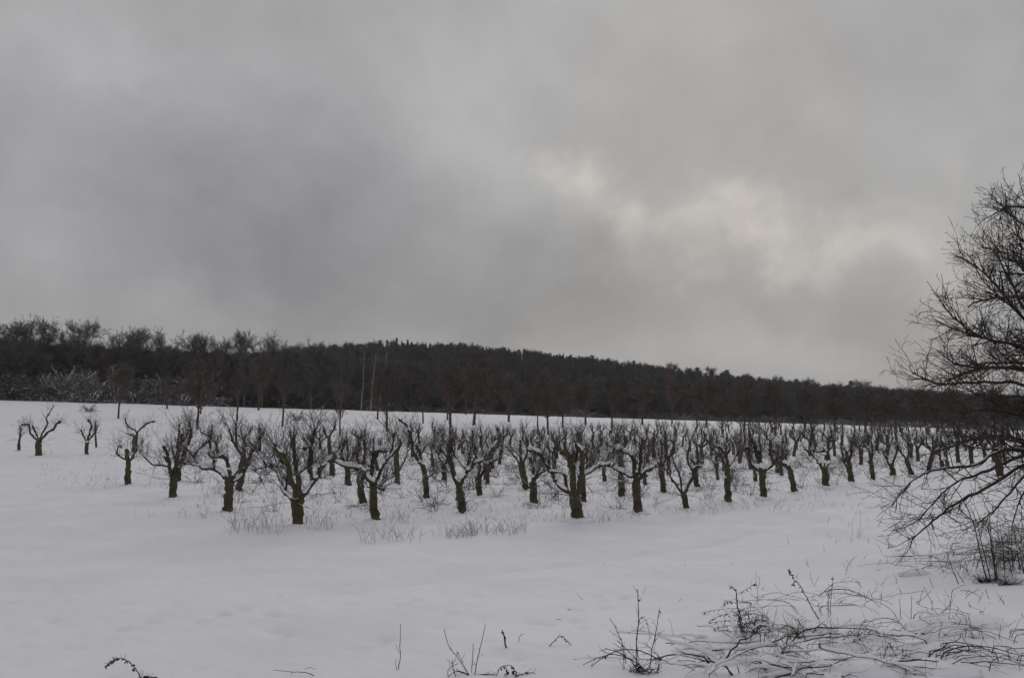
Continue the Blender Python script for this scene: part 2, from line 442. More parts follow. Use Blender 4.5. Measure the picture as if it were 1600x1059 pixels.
# ------------------------------------------------------------------ traced orchard trees
G_OR = 'pollarded fruit trees of the orchard'
def traced_tree(label, trunk, limbs, snow=.5, dens=1.0, clumps=(), low=4, l1=(.35, 1.0)):
    """trunk: [(px,py,halfwidth px)...] from the snow to the fork; limbs: [[r0,r1,(px,py)...]...]"""
    bx, by, bw = trunk[0]
    b = hit(bx, by); D = b[1]; s = D / F
    root = thing('fruit_tree', label, 'tree', tuple(b), G_OR)
    if bx > 1000: l1 = (.2, .55); dens = dens * .85
    def loc(px, py, dy=0.0): return np.array([(px - bx) * s, dy, (by - py) * s])
    tp = [loc(x, y) for x, y, w in trunk]; tr = [w * s for x, y, w in trunk]
    tp.insert(0, tp[0] + np.array([0, 0, -.25])); tr.insert(0, tr[0] * 1.12)
    P, R = densify(tp, tr, 4, .10)
    R = R * (1 + .05 * rng.standard_normal(len(R))); R[4] *= 1.08; R[5] *= 1.03
    mb = MB(); mb.tubes(P, R, 12, 0, cap=True)
    for _ in range(3):                                # burrs and knots
        k = rng.integers(4, len(P) - 1); a = rng.uniform(0, 2 * math.pi)
        mb.blob(P[k] + np.array([math.cos(a), math.sin(a), 0]) * R[k] * .75, R[k] * rng.uniform(.3, .5), 0, 7, 5)
    tk = child('trunk', mb.mesh('trunk', [m_bark]), root)
    mb = MB()                                          # snow banked round the foot
    for k in range(5):
        a = rng.uniform(0, 2 * math.pi); q = tr[1] * rng.uniform(1.0, 1.5)
        mb.blob((math.cos(a) * q, math.sin(a) * q, -.03), (tr[1] * rng.uniform(1.2, 2.2), tr[1] * rng.uniform(1.2, 2.2), rng.uniform(.05, .11)), 0, 10, 6, .05)
    child('snow_cover', mb.mesh('snow_cover', [m_snowcap]), tk)
    curves = []
    for L_ in limbs:
        r0, r1, pts = L_[0], L_[1], L_[2:]
        x0, y0 = pts[0]; dep = rng.uniform(-.55, .55); prev = pts[0]; dy = 0; q = []
        for k, (x, y) in enumerate(pts):
            dl = math.hypot(x - prev[0], y - prev[1]) * s; dy += dep * dl; prev = (x, y)
            q.append(loc(x, y, dy))
        rr = np.linspace(r0 if r0 < 4 else 4 + (r0 - 4) * .55, r1 if r1 < 3 else 3 + (r1 - 3) * .6, len(q)) * s
        P, R = densify(q, rr * .84, 4, .24)
        P[:, :] += 0
        R = R * (1 + .12 * rng.standard_normal(len(R)))
        mb = MB(); mb.tubes(P, R, 8, 0, cap=True)
        for _ in range(2):                            # knuckles where old shoots were cut
            k = rng.integers(len(P) // 2, len(P)); mb.blob(P[k], R[k] * rng.uniform(1.1, 1.6), 0, 7, 5, .2)
        S, D_, r, _ = sprout(P[None], R[None], 3, .2, .95, 1.1, .2, .3)    # short stubs
        P1, R1 = grow(S, D_, rng.uniform(.08, .22, 3), 4, .2, .1, r * .5, r * .35); mb.tubes(P1, R1, 5, 0, cap=True)
        br = child('branch', mb.mesh('branch', [m_limb if r0 < 5 else m_bark]), root)
        mb = MB(); snow_on(mb, P, R * 1.1, 0, 1.0, min(1, snow * 1.15 + (.12 if snow > .3 else 0)))
        me = mb.mesh('snow_cover', [m_snowcap])
        if me: child('snow_cover', me, br)
        curves.append((P, R))
    mb = MB()
    shoots(mb, curves, 15, l1, .0078, 3, 0, .08, .065, .2, dens * .85, 2)
    shoots(mb, curves, 5, (.3, .8), .006, 5, 0, -.05, .16, .15, 1.0, 2)      # weaker twigs hanging outward
    if low:
        S = np.repeat([loc(*trunk[-1][:2]) * np.array([1, 1, .85])], low, 0); a = rng.uniform(0, 6.28, low)
        P1, R1 = grow(S, np.stack([np.cos(a), np.sin(a), .1 + 0 * a], 1), rng.uniform(.6, 1.4, low), 7, .16, -.03, np.full(low, .008), np.full(low, .004)); mb.tubes(P1, R1, 3, 0)
        S, D_, r, _ = sprout(P1, R1, 5, .2, .95, .8, .25, 0); P2, R2 = grow(S, D_, rng.uniform(.1, .35, len(S)), 4, .15, 0, np.full(len(S), .003), np.full(len(S), .002)); mb.tubes(P2, R2, 3, 0)
    child('twigs', mb.mesh('twigs', [m_twigs], False), root)
    if clumps:
        for (x, y, r) in clumps:
            mb = MB()
            mb.blob(loc(x, y, -.02) + rng.standard_normal(3) * r * s * .2, (r * s * 1.25, r * s * 1.1, r * s * .8), 0, 12, 8, .09)
            child('snow_clump', mb.mesh('snow_clump', [m_snowcap]), root)
    return root

T = traced_tree
T('squat fruit tree with four spreading limbs like a candelabrum, far left of the orchard',
  [(60, 713, 4.8), (60, 700, 4.4), (59.5, 687, 4.2)],
  [[2, 1.4, (57, 688), (42, 678), (37, 665), (22, 665)], [1.8, 1, (58, 685), (54, 677), (49, 665)], [2, .8, (60.6, 686), (62, 675), (65, 664), (60, 655), (62, 647), (65, 634)], [2.2, 1.8, (63, 687), (70, 677), (78, 671), (82, 662), (87, 659)]], .12, .9)
T('thin crooked little fruit tree at the very left, beside the squat candelabrum tree',
  [(29.5, 704.5, 2.3), (29, 695, 2), (29.5, 685, 1.7)], [[1.5, .9, (29.5, 686), (27, 675), (24, 667)], [1.3, .8, (30, 685), (34, 680)]], .1, .8, low=2)
T('small three-limbed fruit tree with a snow ring under its fork, second cluster from the left',
  [(135, 710.7, 2.8), (135, 700, 2.7), (135, 689, 2.9)],
  [[1.5, 1, (133, 690), (130, 681), (127, 673)], [2.2, 1.5, (135.5, 689), (137, 676), (137.7, 665), (130.4, 657)], [1.6, 1.1, (137, 689), (148, 676), (150.8, 658)]], .3, 1.1, clumps=[(135, 690, 2)])
T('slim leaning stem of a fruit tree right behind the small three-limbed one',
  [(150.8, 700, 1.5), (149, 688, 1.4), (148.5, 681, 1.3)], [[1.1, .7, (148.5, 682), (147, 674), (149, 664)]], .1, .6, low=1)
T('stunted fruit tree stump with a hooked branch, alone at the left of the front rows',
  [(199.7, 758.5, 4.7), (199, 742, 4.3), (199, 727, 3.6), (196.5, 714, 3.1), (195.5, 703, 2.8)],
  [[1.6, 1.1, (195, 719), (188, 714), (183.8, 709), (188.7, 698), (196, 701)], [1.8, 1.5, (200, 722), (205.7, 716)], [1.3, .8, (205, 717), (208, 706)]], .15, .6)
T('dark thick-trunked fruit tree with a wide antler-like top, behind the hooked stump',
  [(210.5, 707, 4), (210.3, 693, 4), (210, 681, 3.8)],
  [[2, 1.3, (211.5, 683), (213.3, 672.5), (224.4, 661.4), (233, 660)], [1.5, 1, (212, 676), (211, 673), (202, 667), (200, 655)], [1.3, .9, (208, 682), (204, 681), (192, 677.6)]], .1, 1.0)
T('upright fruit tree crowded with parallel limbs and one long arm bent out to the left',
  [(270.3, 777.5, 5.9), (270, 762, 5.6), (270.3, 745, 5.6)],
  [[4, 2.8, (266, 746), (264, 730), (262.6, 715), (256.7, 698)], [4.2, 2, (272, 746), (278.8, 715), (282, 694.6), (283, 672.5), (275.4, 666.5)],
   [3.2, 1.4, (270, 744), (267, 711.6), (263.5, 689.5), (258, 667)], [3, 2.4, (272, 740), (274.5, 706.5), (275.4, 682.7)], [1.8, 1.2, (283, 691), (290, 681), (297.5, 671)],
   [1.8, 1, (265, 730), (250, 728), (236, 726), (221, 710), (217.6, 704.8)], [2, 1.2, (272, 741), (284, 725), (302.6, 726)]], .35, 1.1)
T('bare trunk half hidden behind the upright tree with parallel limbs',
  [(279, 753, 3.7), (279, 742, 3.5), (279, 730, 3.3)], [[2.2, 1.5, (279, 732), (285, 716), (290, 700)], [2, 1.2, (278, 732), (272, 714), (270, 700)]], .3, .8)
T('front fruit tree with one very long low limb reaching left over the snow',
  [(356.6, 799.5, 7.2), (356.5, 780, 6.9), (356.6, 762, 6.6), (357, 749, 6.8)],
  [[4.2, 2.6, (354, 750), (333, 734.7), (311, 731.5), (299.6, 715.4), (287, 700)], [1.7, 1.2, (311, 731.5), (303, 727.5), (288, 727)], [2, 1.6, (333, 734.7), (334, 717)],
   [1.8, 1, (300, 714), (313, 701), (327, 688)], [4, 2.8, (359, 748), (351, 717), (335, 715.4), (327, 710.6)], [5, 1.5, (360, 749), (373.5, 730), (375, 709), (367, 701), (363.8, 664)],
   [3, 2, (360, 757), (376.7, 739.5), (381.5, 720), (386, 704)], [1.6, 1.1, (367, 704), (361, 690), (358, 672)]], .62, 1.0, clumps=[(357, 733, 4), (345, 711, 4)])
T('short leaning trunk close behind the tree with the long low limb',
  [(371.8, 768, 5.6), (375, 752, 5), (377, 736, 4.5)], [[3.2, 2, (377, 738), (380, 720), (378, 702)], [2.4, 1.4, (378, 736), (387, 722), (392, 706)]], .3, 1)
T('nearest and biggest fruit tree, with a dense central broom between wide V limbs',
  [(466.7, 821.5, 8.6), (465.5, 806, 8), (464, 795, 9), (464, 781, 9.6)],
  [[5.6, 3.6, (459, 782), (439.5, 769), (429.3, 748.6), (419, 735), (409, 733)], [1.4, .9, (414, 733), (397, 736), (405, 743), (420, 742)], [1.9, 1, (415, 733), (404, 717), (393.6, 702.7)],
   [6.2, 3, (463, 781), (456.5, 745), (451, 718), (436, 701)], [3, 1.8, (449, 735), (441, 730), (426, 697.6)], [6.5, 2.5, (466.7, 778), (465, 745), (463, 718), (465, 682)],
   [6, 4.2, (470, 779), (482, 760.5), (490.5, 745), (497, 730), (511, 718)], [4, 3.3, (486, 752), (482, 731.6), (482, 704), (472, 704)], [2.6, 2.4, (482, 704), (483.7, 692), (484.6, 674.7)],
   [2.8, 2, (445, 767), (446, 748), (443, 728)], [2.4, 1.4, (465, 742), (475, 735), (482, 729)]], .6, 1.7, clumps=[(462, 779, 4), (492, 746, 3.2), (456, 752, 2.6)])
T('front fruit tree with leaning tan trunk, snowy zigzag left limb and hooked dark top',
  [(587.5, 812.5, 6.5), (585, 796, 6.3), (583, 781, 6.3), (581.6, 760, 6)],
  [[5, 2.5, (585, 760), (573, 745), (564.6, 733.5), (540.8, 726.7), (520.4, 716.5)], [2.6, 2.2, (584, 758), (590, 763), (597.7, 766.6)], [4.6, 4.2, (580, 760), (579, 745), (580, 728), (585, 708), (598.6, 708)],
   [3.3, 2, (586, 758), (597, 731.8), (608.8, 716.5), (624, 699.5)], [2, 1.4, (591, 761), (605.4, 748.8), (617, 745)], [2, 1.2, (606, 719), (611, 700), (611, 682)], [1.6, 1.2, (575, 763), (568, 756), (565, 750)]], .8, 1.25, clumps=[(590, 701, 3.5), (566, 731, 3)])
T('stout dark trunk leaning left, tight behind the leaning tan trunk',
  [(568, 788, 5.8), (564, 770, 5.4), (562, 752, 5), (561, 733.5, 4.6)], [[3.2, 2, (561, 735), (556, 715), (558, 696)], [3, 1.6, (562, 735), (570, 712), (568, 690)]], .3, 1.3)
T('straight thick trunk with a twiggy red-brown top, left of the stout dark leaning one',
  [(544, 758, 5), (543, 742, 4.6), (541.6, 727, 4.6)], [[3, 1.6, (541, 729), (533, 712), (536, 690)], [3, 1.6, (542, 729), (551, 708), (556, 686)], [2.2, 1.4, (542, 727), (543, 706), (541, 690)]], .3, 1.5)
T('tall slender fruit tree with a kinked stem, just right of the nearest tree',
  [(518.7, 745.5, 4.4), (518.5, 733, 4.1), (517, 718, 3.6), (513, 698, 3), (512.7, 682, 2.6)], [[2, 1.3, (513, 686), (506, 680), (501, 668)], [2, 1.4, (513, 683), (520, 672), (523, 664)], [1.5, 1, (516, 712), (527, 702), (532, 690)]], .3, 1.2)
T('blunt-topped trunk with curved side shoots, just right of the hooked tree',
  [(620.7, 757.3, 4.4), (620, 740, 4.2), (619.5, 722, 4), (619, 706, 3.6)], [[1.4, .8, (622, 738), (631, 722), (636, 704)], [2, 1.4, (619, 708), (625, 697), (624, 688)]], .3, .8)
T('slender fruit tree with a long S-bent limb curving up to the left',
  [(666.6, 778, 4.7), (665.5, 764, 4.4), (664, 748, 4), (660, 728, 4)],
  [[3.6, 2, (660, 730), (653, 720), (644.5, 708), (638, 680), (631, 668), (619, 658.7)], [2.4, 2, (658, 726), (656, 713), (649.6, 701)], [1.7, 1.2, (656, 714), (665.7, 698)], [1.8, 1.4, (666, 752), (670, 745), (676, 742)]], .4, .9, clumps=[(660, 726, 2)])
T('knobbly grey-brown front trunk with a heavy white snow clump in its open fork',
  [(722.8, 801.5, 6.3), (722, 790, 6.2), (720, 779, 6.9), (717, 766, 5.6), (717.7, 756, 5)],
  [[3, 2, (714, 758), (706.7, 742), (700, 718), (688, 703)], [2.6, 2.3, (701, 720), (702, 709), (704, 700)], [3.6, 2.6, (721, 757), (728.8, 740), (740.7, 725), (754, 723)], [2.2, 1.6, (729, 736), (713.5, 718), (705, 703)],
   [1.2, .7, (706, 742), (696, 738.6), (679.5, 738.6)], [2, 1.4, (735, 731), (743, 712), (741, 698)]], .85, 1.0, clumps=[(718.6, 744, 5), (712, 722, 3.4), (731, 733, 2.8)])
T('fruit tree with a snowy right limb, just right of the snow-clump fork',
  [(749, 775, 4.9), (748, 762, 4.6), (747.5, 747, 4.8)], [[2.4, 1.8, (746, 749), (737, 737), (733, 722)], [3, 2, (750, 748), (759.4, 728.4), (768, 722), (776, 718)], [2.8, 1.8, (748, 748), (749, 728), (741, 705)]], .7, 1.4, clumps=[(744, 740, 3)])
T('cut-off trunk seen just left of the fork with the snow clump', [(694, 752, 4.2), (694, 740, 4), (694, 727, 3.9)], [[1.8, 1.2, (693, 728), (686, 716), (681, 704)], [1.6, 1, (695, 728), (700, 712), (698, 700)]], .3, 1)
T('trunk with a thick snowy limb pointing up right, beside the open lane',
  [(759.4, 751, 3.9), (759, 735, 3.7), (759, 712, 3.5)], [[3.3, 2.6, (759, 714), (768, 702), (779, 689)], [2.2, 1.4, (759, 712), (752, 698), (750, 684)]], .7, 1.5)
T('orange-brown trunk with a snowy fork opening right, in front of a leaning twin',
  [(834.6, 786.5, 6), (833.5, 770, 5.4), (832, 754, 5.2)], [[2.4, 1.6, (834, 756), (839, 746), (850.6, 736.7)], [3, 2, (831, 756), (834, 738), (829, 718)], [2, 1.3, (833, 754), (844, 730), (846, 712)]], .7, 1.1, clumps=[(832, 744, 3.4)])
T('leaning twin trunk behind the orange-brown one, with a long thin left limb',
  [(822.5, 766, 4.6), (820, 750, 4.9), (816, 736, 5.2), (814, 724, 4.8)], [[2, 1, (812, 726), (804, 714), (789.6, 698)], [3.4, 2, (814, 727), (813, 708), (813.7, 690)], [3, 1.6, (817, 727), (824, 706), (823, 686)]], .3, 1.5)
T('broad black front trunk with snow on its foot and a massive knotted head',
  [(902.8, 811.5, 9), (901, 796, 8.8), (899.5, 783, 9), (896, 770, 8.4)],
  [[4.2, 3.2, (889, 771), (870, 756), (863.5, 741.5), (852, 725.5), (842.6, 709.4), (825, 706)], [2.8, 2.2, (887, 769), (882.8, 744.7), (872, 739), (857, 738)], [7.5, 4.5, (895.6, 772), (895.6, 740), (890.8, 717.4), (884, 709)],
   [6, 4.5, (903, 773), (908.5, 740), (908.5, 712), (898.8, 698)], [3.4, 2.4, (904, 748), (924.5, 736.7), (942, 728.7), (960, 730)], [3.5, 2, (897, 745), (901, 722), (905, 702)]], .85, 1.7,
  clumps=[(903, 803, 3.4), (900, 784, 3.2), (897, 762, 2.6), (899, 728, 3), (892, 711, 3.6), (911, 701, 3)])
T('mossy green trunk standing directly behind the broad black front trunk', [(911.7, 786, 4.6), (911, 770, 4.4), (911, 745, 4.4)], [[2.8, 1.8, (911, 748), (918, 728), (917, 706)]], .3, 1.2)
T('slim brown trunk between the black trunk and the mossy leaning one', [(945.4, 754.4, 3.4), (944, 742, 3.2), (943.8, 731, 3)], [[1.8, 1.2, (943, 733), (936, 718), (938, 704)], [1.8, 1.2, (944, 733), (951, 718), (949, 702)]], .4, 1.1)
T('mossy front trunk with a snow-laden limb curling high to the left',
  [(997.4, 801.5, 7), (996, 785, 6.4), (995, 769, 6.3), (995.8, 746, 5.8)],
  [[3.4, 2.2, (990, 748), (975, 740), (951, 728.7), (939.6, 728.7)], [4.4, 3.8, (993, 748), (991, 719), (981.4, 709.4), (962, 703)], [4, 2.6, (999, 750), (1003, 744), (1008.7, 736.7), (1023, 730)], [3.4, 1.6, (998, 748), (1000.6, 719), (1003, 690)],
   [1.2, .8, (990, 757), (978, 755), (966, 753)]], .9, 1.5, clumps=[(980, 705, 4), (966, 699, 3.6), (1014, 729, 4), (996, 737, 3), (1003, 733, 2.6)])
T('straight reddish trunk close behind and left of the mossy snow-laden tree', [(971.7, 777, 5), (971, 755, 4.7), (971, 730, 4.4), (971, 712, 4.2)], [[2.6, 1.6, (971, 714), (964, 698), (966, 684)], [2.6, 1.6, (972, 714), (979, 696), (977, 682)]], .5, 1.6)
T('straight trunk with a bushy many-limbed head, between two front trees right of centre',
  [(1036.8, 770.5, 4.6), (1035.5, 752, 4.3), (1033.6, 727, 4.2)], [[2.6, 1.6, (1033, 729), (1024, 712), (1026, 692)], [2.6, 1.6, (1034, 729), (1043, 710), (1041, 688)], [2.2, 1.4, (1033, 728), (1034, 706), (1031, 690)]], .7, 1.8, clumps=[(1034, 700, 3)])
T('small front tree with a clean open Y fork and slender bare arms',
  [(1073, 796.5, 5), (1071, 784, 4.6), (1068.9, 770, 4.2)],
  [[2.4, 1.6, (1066, 771), (1050.4, 751), (1039, 735)], [2, 1.3, (1066, 770), (1063, 741.5), (1055, 727)], [3.2, 2.2, (1072, 770), (1081, 746), (1084, 733.5), (1092, 730)], [1.6, 1, (1040, 737), (1034, 722), (1030, 704)], [1.4, .9, (1056, 729), (1050, 712), (1052, 694)]], .6, 1.0, clumps=[(1069, 757, 2.6), (1085, 732, 2.6)])
T('tan trunk leaning left, seen past the right arm of the open Y fork', [(1089.8, 762.5, 3.9), (1087, 750, 3.6), (1084.5, 736, 3.4)], [[2.2, 1.4, (1084, 738), (1076, 722), (1078, 702)], [2.2, 1.4, (1085, 738), (1092, 718), (1089, 698)]], .6, 1.6)
T('tall straight trunk with a collar of snow halfway and a snow-covered left arm',
  [(1138, 783.5, 5), (1137.6, 770, 4.8), (1137.4, 755, 5.2), (1138, 742, 4.2), (1138, 727, 4)],
  [[3.4, 2.2, (1137, 730), (1136.7, 713.7), (1125.4, 701), (1118.3, 698)], [1.8, 1.6, (1136, 714), (1140, 707)], [2, 1.2, (1140, 730), (1151, 715), (1156.6, 703.8)], [2, 1.6, (1138, 757), (1146, 750)]], .8, 1.3, clumps=[(1131, 701, 3.6), (1137, 746, 2.6)])
T('front trunk with a wide tangled snowy head like a bird nest',
  [(1194, 778, 5.2), (1193, 766, 4.9), (1192, 750, 4.7), (1192, 735, 5.6)],
  [[3, 2.2, (1189, 737), (1173.6, 721), (1173.6, 703.8), (1169, 702.4)], [3.6, 2.8, (1190, 737), (1185, 706.6), (1180.6, 686.8)], [3, 2, (1196, 737), (1207.5, 723.6), (1200.5, 709.5), (1198, 692)], [2.6, 1.6, (1192, 736), (1193, 712), (1196, 696)], [1.6, 1.1, (1196, 733), (1208, 731), (1213, 722)]], .95, 1.6,
  clumps=[(1193, 727, 5), (1185, 729, 3.4), (1183, 683, 3.4), (1201, 731, 3.4)])
T('low dark trunk peeping out left of the bird-nest tree', [(1181, 752.7, 3.1), (1180.5, 742, 3), (1180, 733, 2.8)], [[1.8, 1.2, (1180, 735), (1174, 722), (1176, 706)]], .5, 1.2)
T('left-leaning fruit tree with a snow-dusted elbow, right of the bird-nest tree',
  [(1241.5, 769.5, 4.6), (1239, 755, 4.3), (1237, 740, 4.3), (1233, 729, 4.3)],
  [[3.8, 2.2, (1233, 731), (1224.5, 720.8), (1217.5, 708), (1207.5, 703.8)], [2, 1.2, (1232, 728), (1231.6, 718), (1234.5, 703)], [1.8, 1.2, (1226, 721), (1224, 706), (1226, 692)]], .8, 1.4, clumps=[(1237, 733, 2.8)])
T('thin tapering trunk just left of the elbowed leaning tree', [(1221.7, 745, 2.7), (1221, 735, 2.7), (1220, 725, 2.5)], [[1.7, 1, (1220, 727), (1215, 714), (1217, 700)]], .5, 1.2)
T('fruit tree with a snow-filled heart-shaped fork, in the last row along the open field',
  [(1291, 761, 5.4), (1290, 747, 5), (1289, 731, 4.6)],
  [[3, 2, (1286, 733), (1283, 723.7), (1273, 709), (1266, 704)], [3, 1.8, (1291, 733), (1300, 720), (1297.7, 705), (1289, 708), (1280.5, 705)], [1.8, 1.1, (1273, 709), (1277, 698), (1272, 688)], [1.8, 1.1, (1298, 706), (1296, 694), (1300, 684)]], .9, 1.6, clumps=[(1289, 722, 3.2), (1290, 710, 2.6)])
T('fruit tree with a smooth curved trunk, next to the right after the heart-shaped fork',
  [(1330.9, 755, 4.5), (1329, 740, 4.3), (1327, 723, 4)], [[2.8, 1.8, (1327, 725), (1328.4, 705), (1326, 690)], [2, 1.3, (1325, 728), (1318.6, 721), (1312.4, 699)], [2, 1.3, (1328, 725), (1334.5, 709), (1342, 699)]], .7, 1.7)
T('narrow trunk with a fan of stiff parallel shoots, left of the short V-forked tree',
  [(1364.6, 750, 3.7), (1363.5, 736, 3.5), (1361.6, 720, 3.5)], [[2.4, 1.5, (1361, 722), (1356.6, 705), (1345.6, 695.4)], [2.2, 1.4, (1363, 721), (1366.5, 706), (1366.5, 690)], [1.8, 1.2, (1361, 720), (1360, 704), (1357, 688)]], .7, 1.8)
T('short V-forked fruit tree with a snow lump, behind tips of the drooping bush branches',
  [(1396, 744.5, 4.2), (1395, 735, 4), (1393.5, 725, 3.8)], [[2, 1.4, (1391, 727), (1383, 716), (1376, 708)], [2, 1.3, (1395, 727), (1399, 710), (1403, 696.7)], [1.5, 1, (1376, 709), (1373, 698), (1376, 688)]], .7, 1.4, clumps=[(1394, 729, 2.8)])
T('leaning fruit tree partly veiled by the arching bush branch', [(1424, 743.5, 3.4), (1421, 730, 3.2), (1418, 717, 3)], [[2, 1.3, (1418, 719), (1412, 709), (1408, 700)], [1.8, 1.2, (1419, 719), (1421, 703), (1419, 690)]], .6, 1.5)
T('fork-topped fruit tree whose foot touches the arching snowy bush branch', [(1474, 735, 3.2), (1473, 728, 3), (1472, 721, 3)], [[2, 1.4, (1471, 723), (1468, 709.5), (1464, 696)], [1.8, 1.2, (1473, 722), (1480, 716), (1484, 705), (1482, 692)]], .5, 1.5)
T('mossy stub of a fruit tree seen through the dense lower twigs of the big bush', [(1562, 745, 5.5), (1562, 725, 5.5), (1560, 705, 5)], [[3, 2, (1560, 707), (1552, 692), (1549, 676)], [3, 2, (1562, 707), (1571, 690), (1574, 672)]], .6, 1.5)

# ------------------------------------------------------------------ generic fruit trees for the rows behind
def variant_tree(parts=True, seed=0):
    H = rng.uniform(.6, 1.05); lean = rng.uniform(-.2, .2, 2)
    root = thing('fruit_tree', None, None, (0, 0, 0), G_OR)
    tp = [(0, 0, -.25), (0, 0, 0), (lean[0] * .4, lean[1] * .4, H * .5), (lean[0], lean[1], H)]
    r0 = rng.uniform(.10, .13)
    P, R = densify(tp, [r0 * 1.15, r0 * 1.05, r0 * .92, r0 * .9], 3, .1)
    mt = MB(); mt.tubes(P, R, 8, 0, cap=True)
    top = P[-1]
    n = rng.integers(2, 6); a0 = rng.uniform(0, 6.28); curves = []
    for k in range(n):
        a = a0 + k * 2 * math.pi / n + rng.normal(0, .3)
        out = np.array([math.cos(a), math.sin(a), 0]); reach = rng.uniform(.15, .7); h = rng.uniform(.3, .95)
        q = [top + np.array([0, 0, -.06]), top + out * reach * .5 + (0, 0, h * .22), top + out * reach + (0, 0, h * .55), top + out * reach * rng.uniform(.8, 1.25) + (0, 0, h)]
        rr = np.array([.065, .055, .045, .035]) * rng.uniform(.75, 1.1)
        curves.append(densify(q, rr, 3, .3))
    mbt = MB(); shoots(mbt, curves, 8, (.15, .6), .0088, 3, 0, .09, .07, .25, 1.1, 1); shoots(mbt, curves, 3, (.2, .45), .007, 3, 0, -.03, .14, .3, 1.0)
    tk = child('trunk', mt.mesh('trunk', [m_barkd]), root)
    if parts:
        for (P, R) in curves:
            mb = MB(); mb.tubes(P, R, 6, 0, cap=True); br = child('branch', mb.mesh('branch', [m_limb]), root)
            ms = MB(); snow_on(ms, P, R, 0, .85, .6); me = ms.mesh('snow_cover', [m_snowcap])
            if me: child('snow_cover', me, br)
        child('twigs', mbt.mesh('twigs', [m_twigs], False), root)
    else:
        for (P, R) in curves:
            mbt.tubes(P, R * .85, 5, 1, cap=True); snow_on(mbt, P, R, 2, .9, .62)
        child('crown', mbt.mesh('crown', [m_twigs, m_limb, m_snowcap], False), root)
    return root
def place(proto, used, loc, rz, sc, label, group, cat='tree'):
    o = copy_tree(proto) if proto.name in used else proto
    used.add(proto.name)
    o.location = tuple(loc); o.rotation_euler = (0, 0, rz); o.scale = (sc, sc, sc * rng.uniform(.93, 1.07))
    tag(o, label, cat, group)
    return o
used = set()
protoA = [variant_tree(True) for _ in range(6)]
MIDS = [  # px, py, scale, label
 (328.5, 701, .9, 'small fruit tree standing just above the snowy stub of the long low limb'),
 (339.7, 708, .8, 'thin upright fruit tree right beside the small one above the long low limb'),
 (383, 698, 1.1, 'fruit tree with a bushy brown top, above and behind the short leaning trunk'),
 (406, 704.5, 1.1, 'dark compact fruit tree between the bushy brown top and the nearest big tree'),
 (590, 735, .9, 'fruit tree framed by the hooked dark top of the leaning tan trunk'),
 (677.8, 702, 1.05, 'lone small vase-shaped fruit tree far behind the S-bent limb'),
 (693, 697, .8, 'small fruit tree right next to the lone vase-shaped one'),
 (706.7, 691, .8, 'slim fruit tree in the back beside a tall field tree trunk left of centre'),
 (717, 702, .95, 'fruit tree right behind the snow-clump fork, halfway to the wood'),
 (768.7, 732, 1.05, 'fruit tree with a short dark trunk beside the thick snowy limb pointing right'),
 (784, 702, .9, 'fruit tree at the head of the open snowy lane left of centre'),
 (638, 699, .95, 'fruit tree under the far tip of the S-bent limb'),
 (655, 694, .9, 'fruit tree between the S-bent limb and the lone vase-shaped tree'),
 (797, 694, .9, 'fruit tree on the right edge of the open snowy lane'),
 (925, 730, 1.0, 'fruit tree trunk seen over the right limb of the broad black trunk'),
 (927, 687.5, .95, 'small fruit tree leaning left in the back, above the broad black trunk'),
 (937, 689.5, .8, 'small upright fruit tree just right of the left-leaning one in the back'),
 (1045.6, 741, .9, 'fruit tree between the bushy-headed trunk and the open Y fork'),
 (1097, 725, 1.0, 'fruit tree left of the snowy lane before the tall collared trunk'),
 (1132.5, 736, .95, 'reddish trunk tight behind the tall collared trunk'),
 (1156.6, 720, .95, 'fruit tree between the collared trunk and the bird-nest tree, one row back'),
 (1173, 732, .9, 'fruit tree one row behind the left side of the bird-nest tree'),
 (1240, 713, .95, 'fruit tree two rows behind the elbowed leaning tree'),
 (1265.6, 712, 1.0, 'fruit tree just left of the heart-shaped fork, one row back'),
 (1304, 711, .9, 'fruit tree seen just right of the heart-shaped fork, behind it'),
 (1345, 716, .9, 'fruit tree behind the gap after the smooth curved trunk'),
 (1386, 712, .9, 'fruit tree behind the left arm of the short V-forked tree'),
 (1435, 720, .95, 'fruit tree behind the leaning one veiled by the bush branch'),
 (1451, 736, .95, 'snow-topped fruit tree on the arching bush branch, left of the fork-topped one'),
 (1497, 722, 1.0, 'fruit tree behind the bush, just right of the fork-topped one'),
 (1519, 729, 1.05, 'fruit tree behind the bush where its long snowy branch begins'),
 (1540, 716, 1.0, 'fruit tree veiled by bush twigs, left of the mossy stub'),
 (500, 702, .95, 'fruit tree far behind the right arm of the nearest big tree'),
 (455, 700, .85, 'fruit tree showing over the broom of the nearest big tree'),
 (560, 705, .95, 'fruit tree above the snowy zigzag limb'),
 (735, 716, 1.0, 'fruit tree with a twiggy top above the right arm of the snow-clump fork'),
 (870, 716, 1.0, 'fruit tree seen inside the left arm of the broad black trunk'),
 (866, 735, 1.0, 'fruit tree just under the left arm of the broad black trunk'),
 (958, 716, .95, 'fruit tree behind the raised snowy arm left of the mossy front trunk'),
 (1013, 738, .95, 'fruit tree below the right snowy arm of the mossy front trunk'),
]
taken = []
for i, (px, py, sc, lab) in enumerate(MIDS):
    p = hit(px, py); taken.append(p[:2])
    place(protoA[i % 6], used, p, rng.uniform(0, 6.28), sc * 1.08, lab, G_OR)
for o in COL.objects:
    if o.name.startswith('fruit_tree') and o.parent is None: taken.append(np.array(o.location[:2]))
protoB = [variant_tree(False) for _ in range(16)]
cand = []
A_ = np.array([1.76, 1.74]); B_ = np.array([-3.3, 3.8]); O_ = np.array([1.7, 21.3])
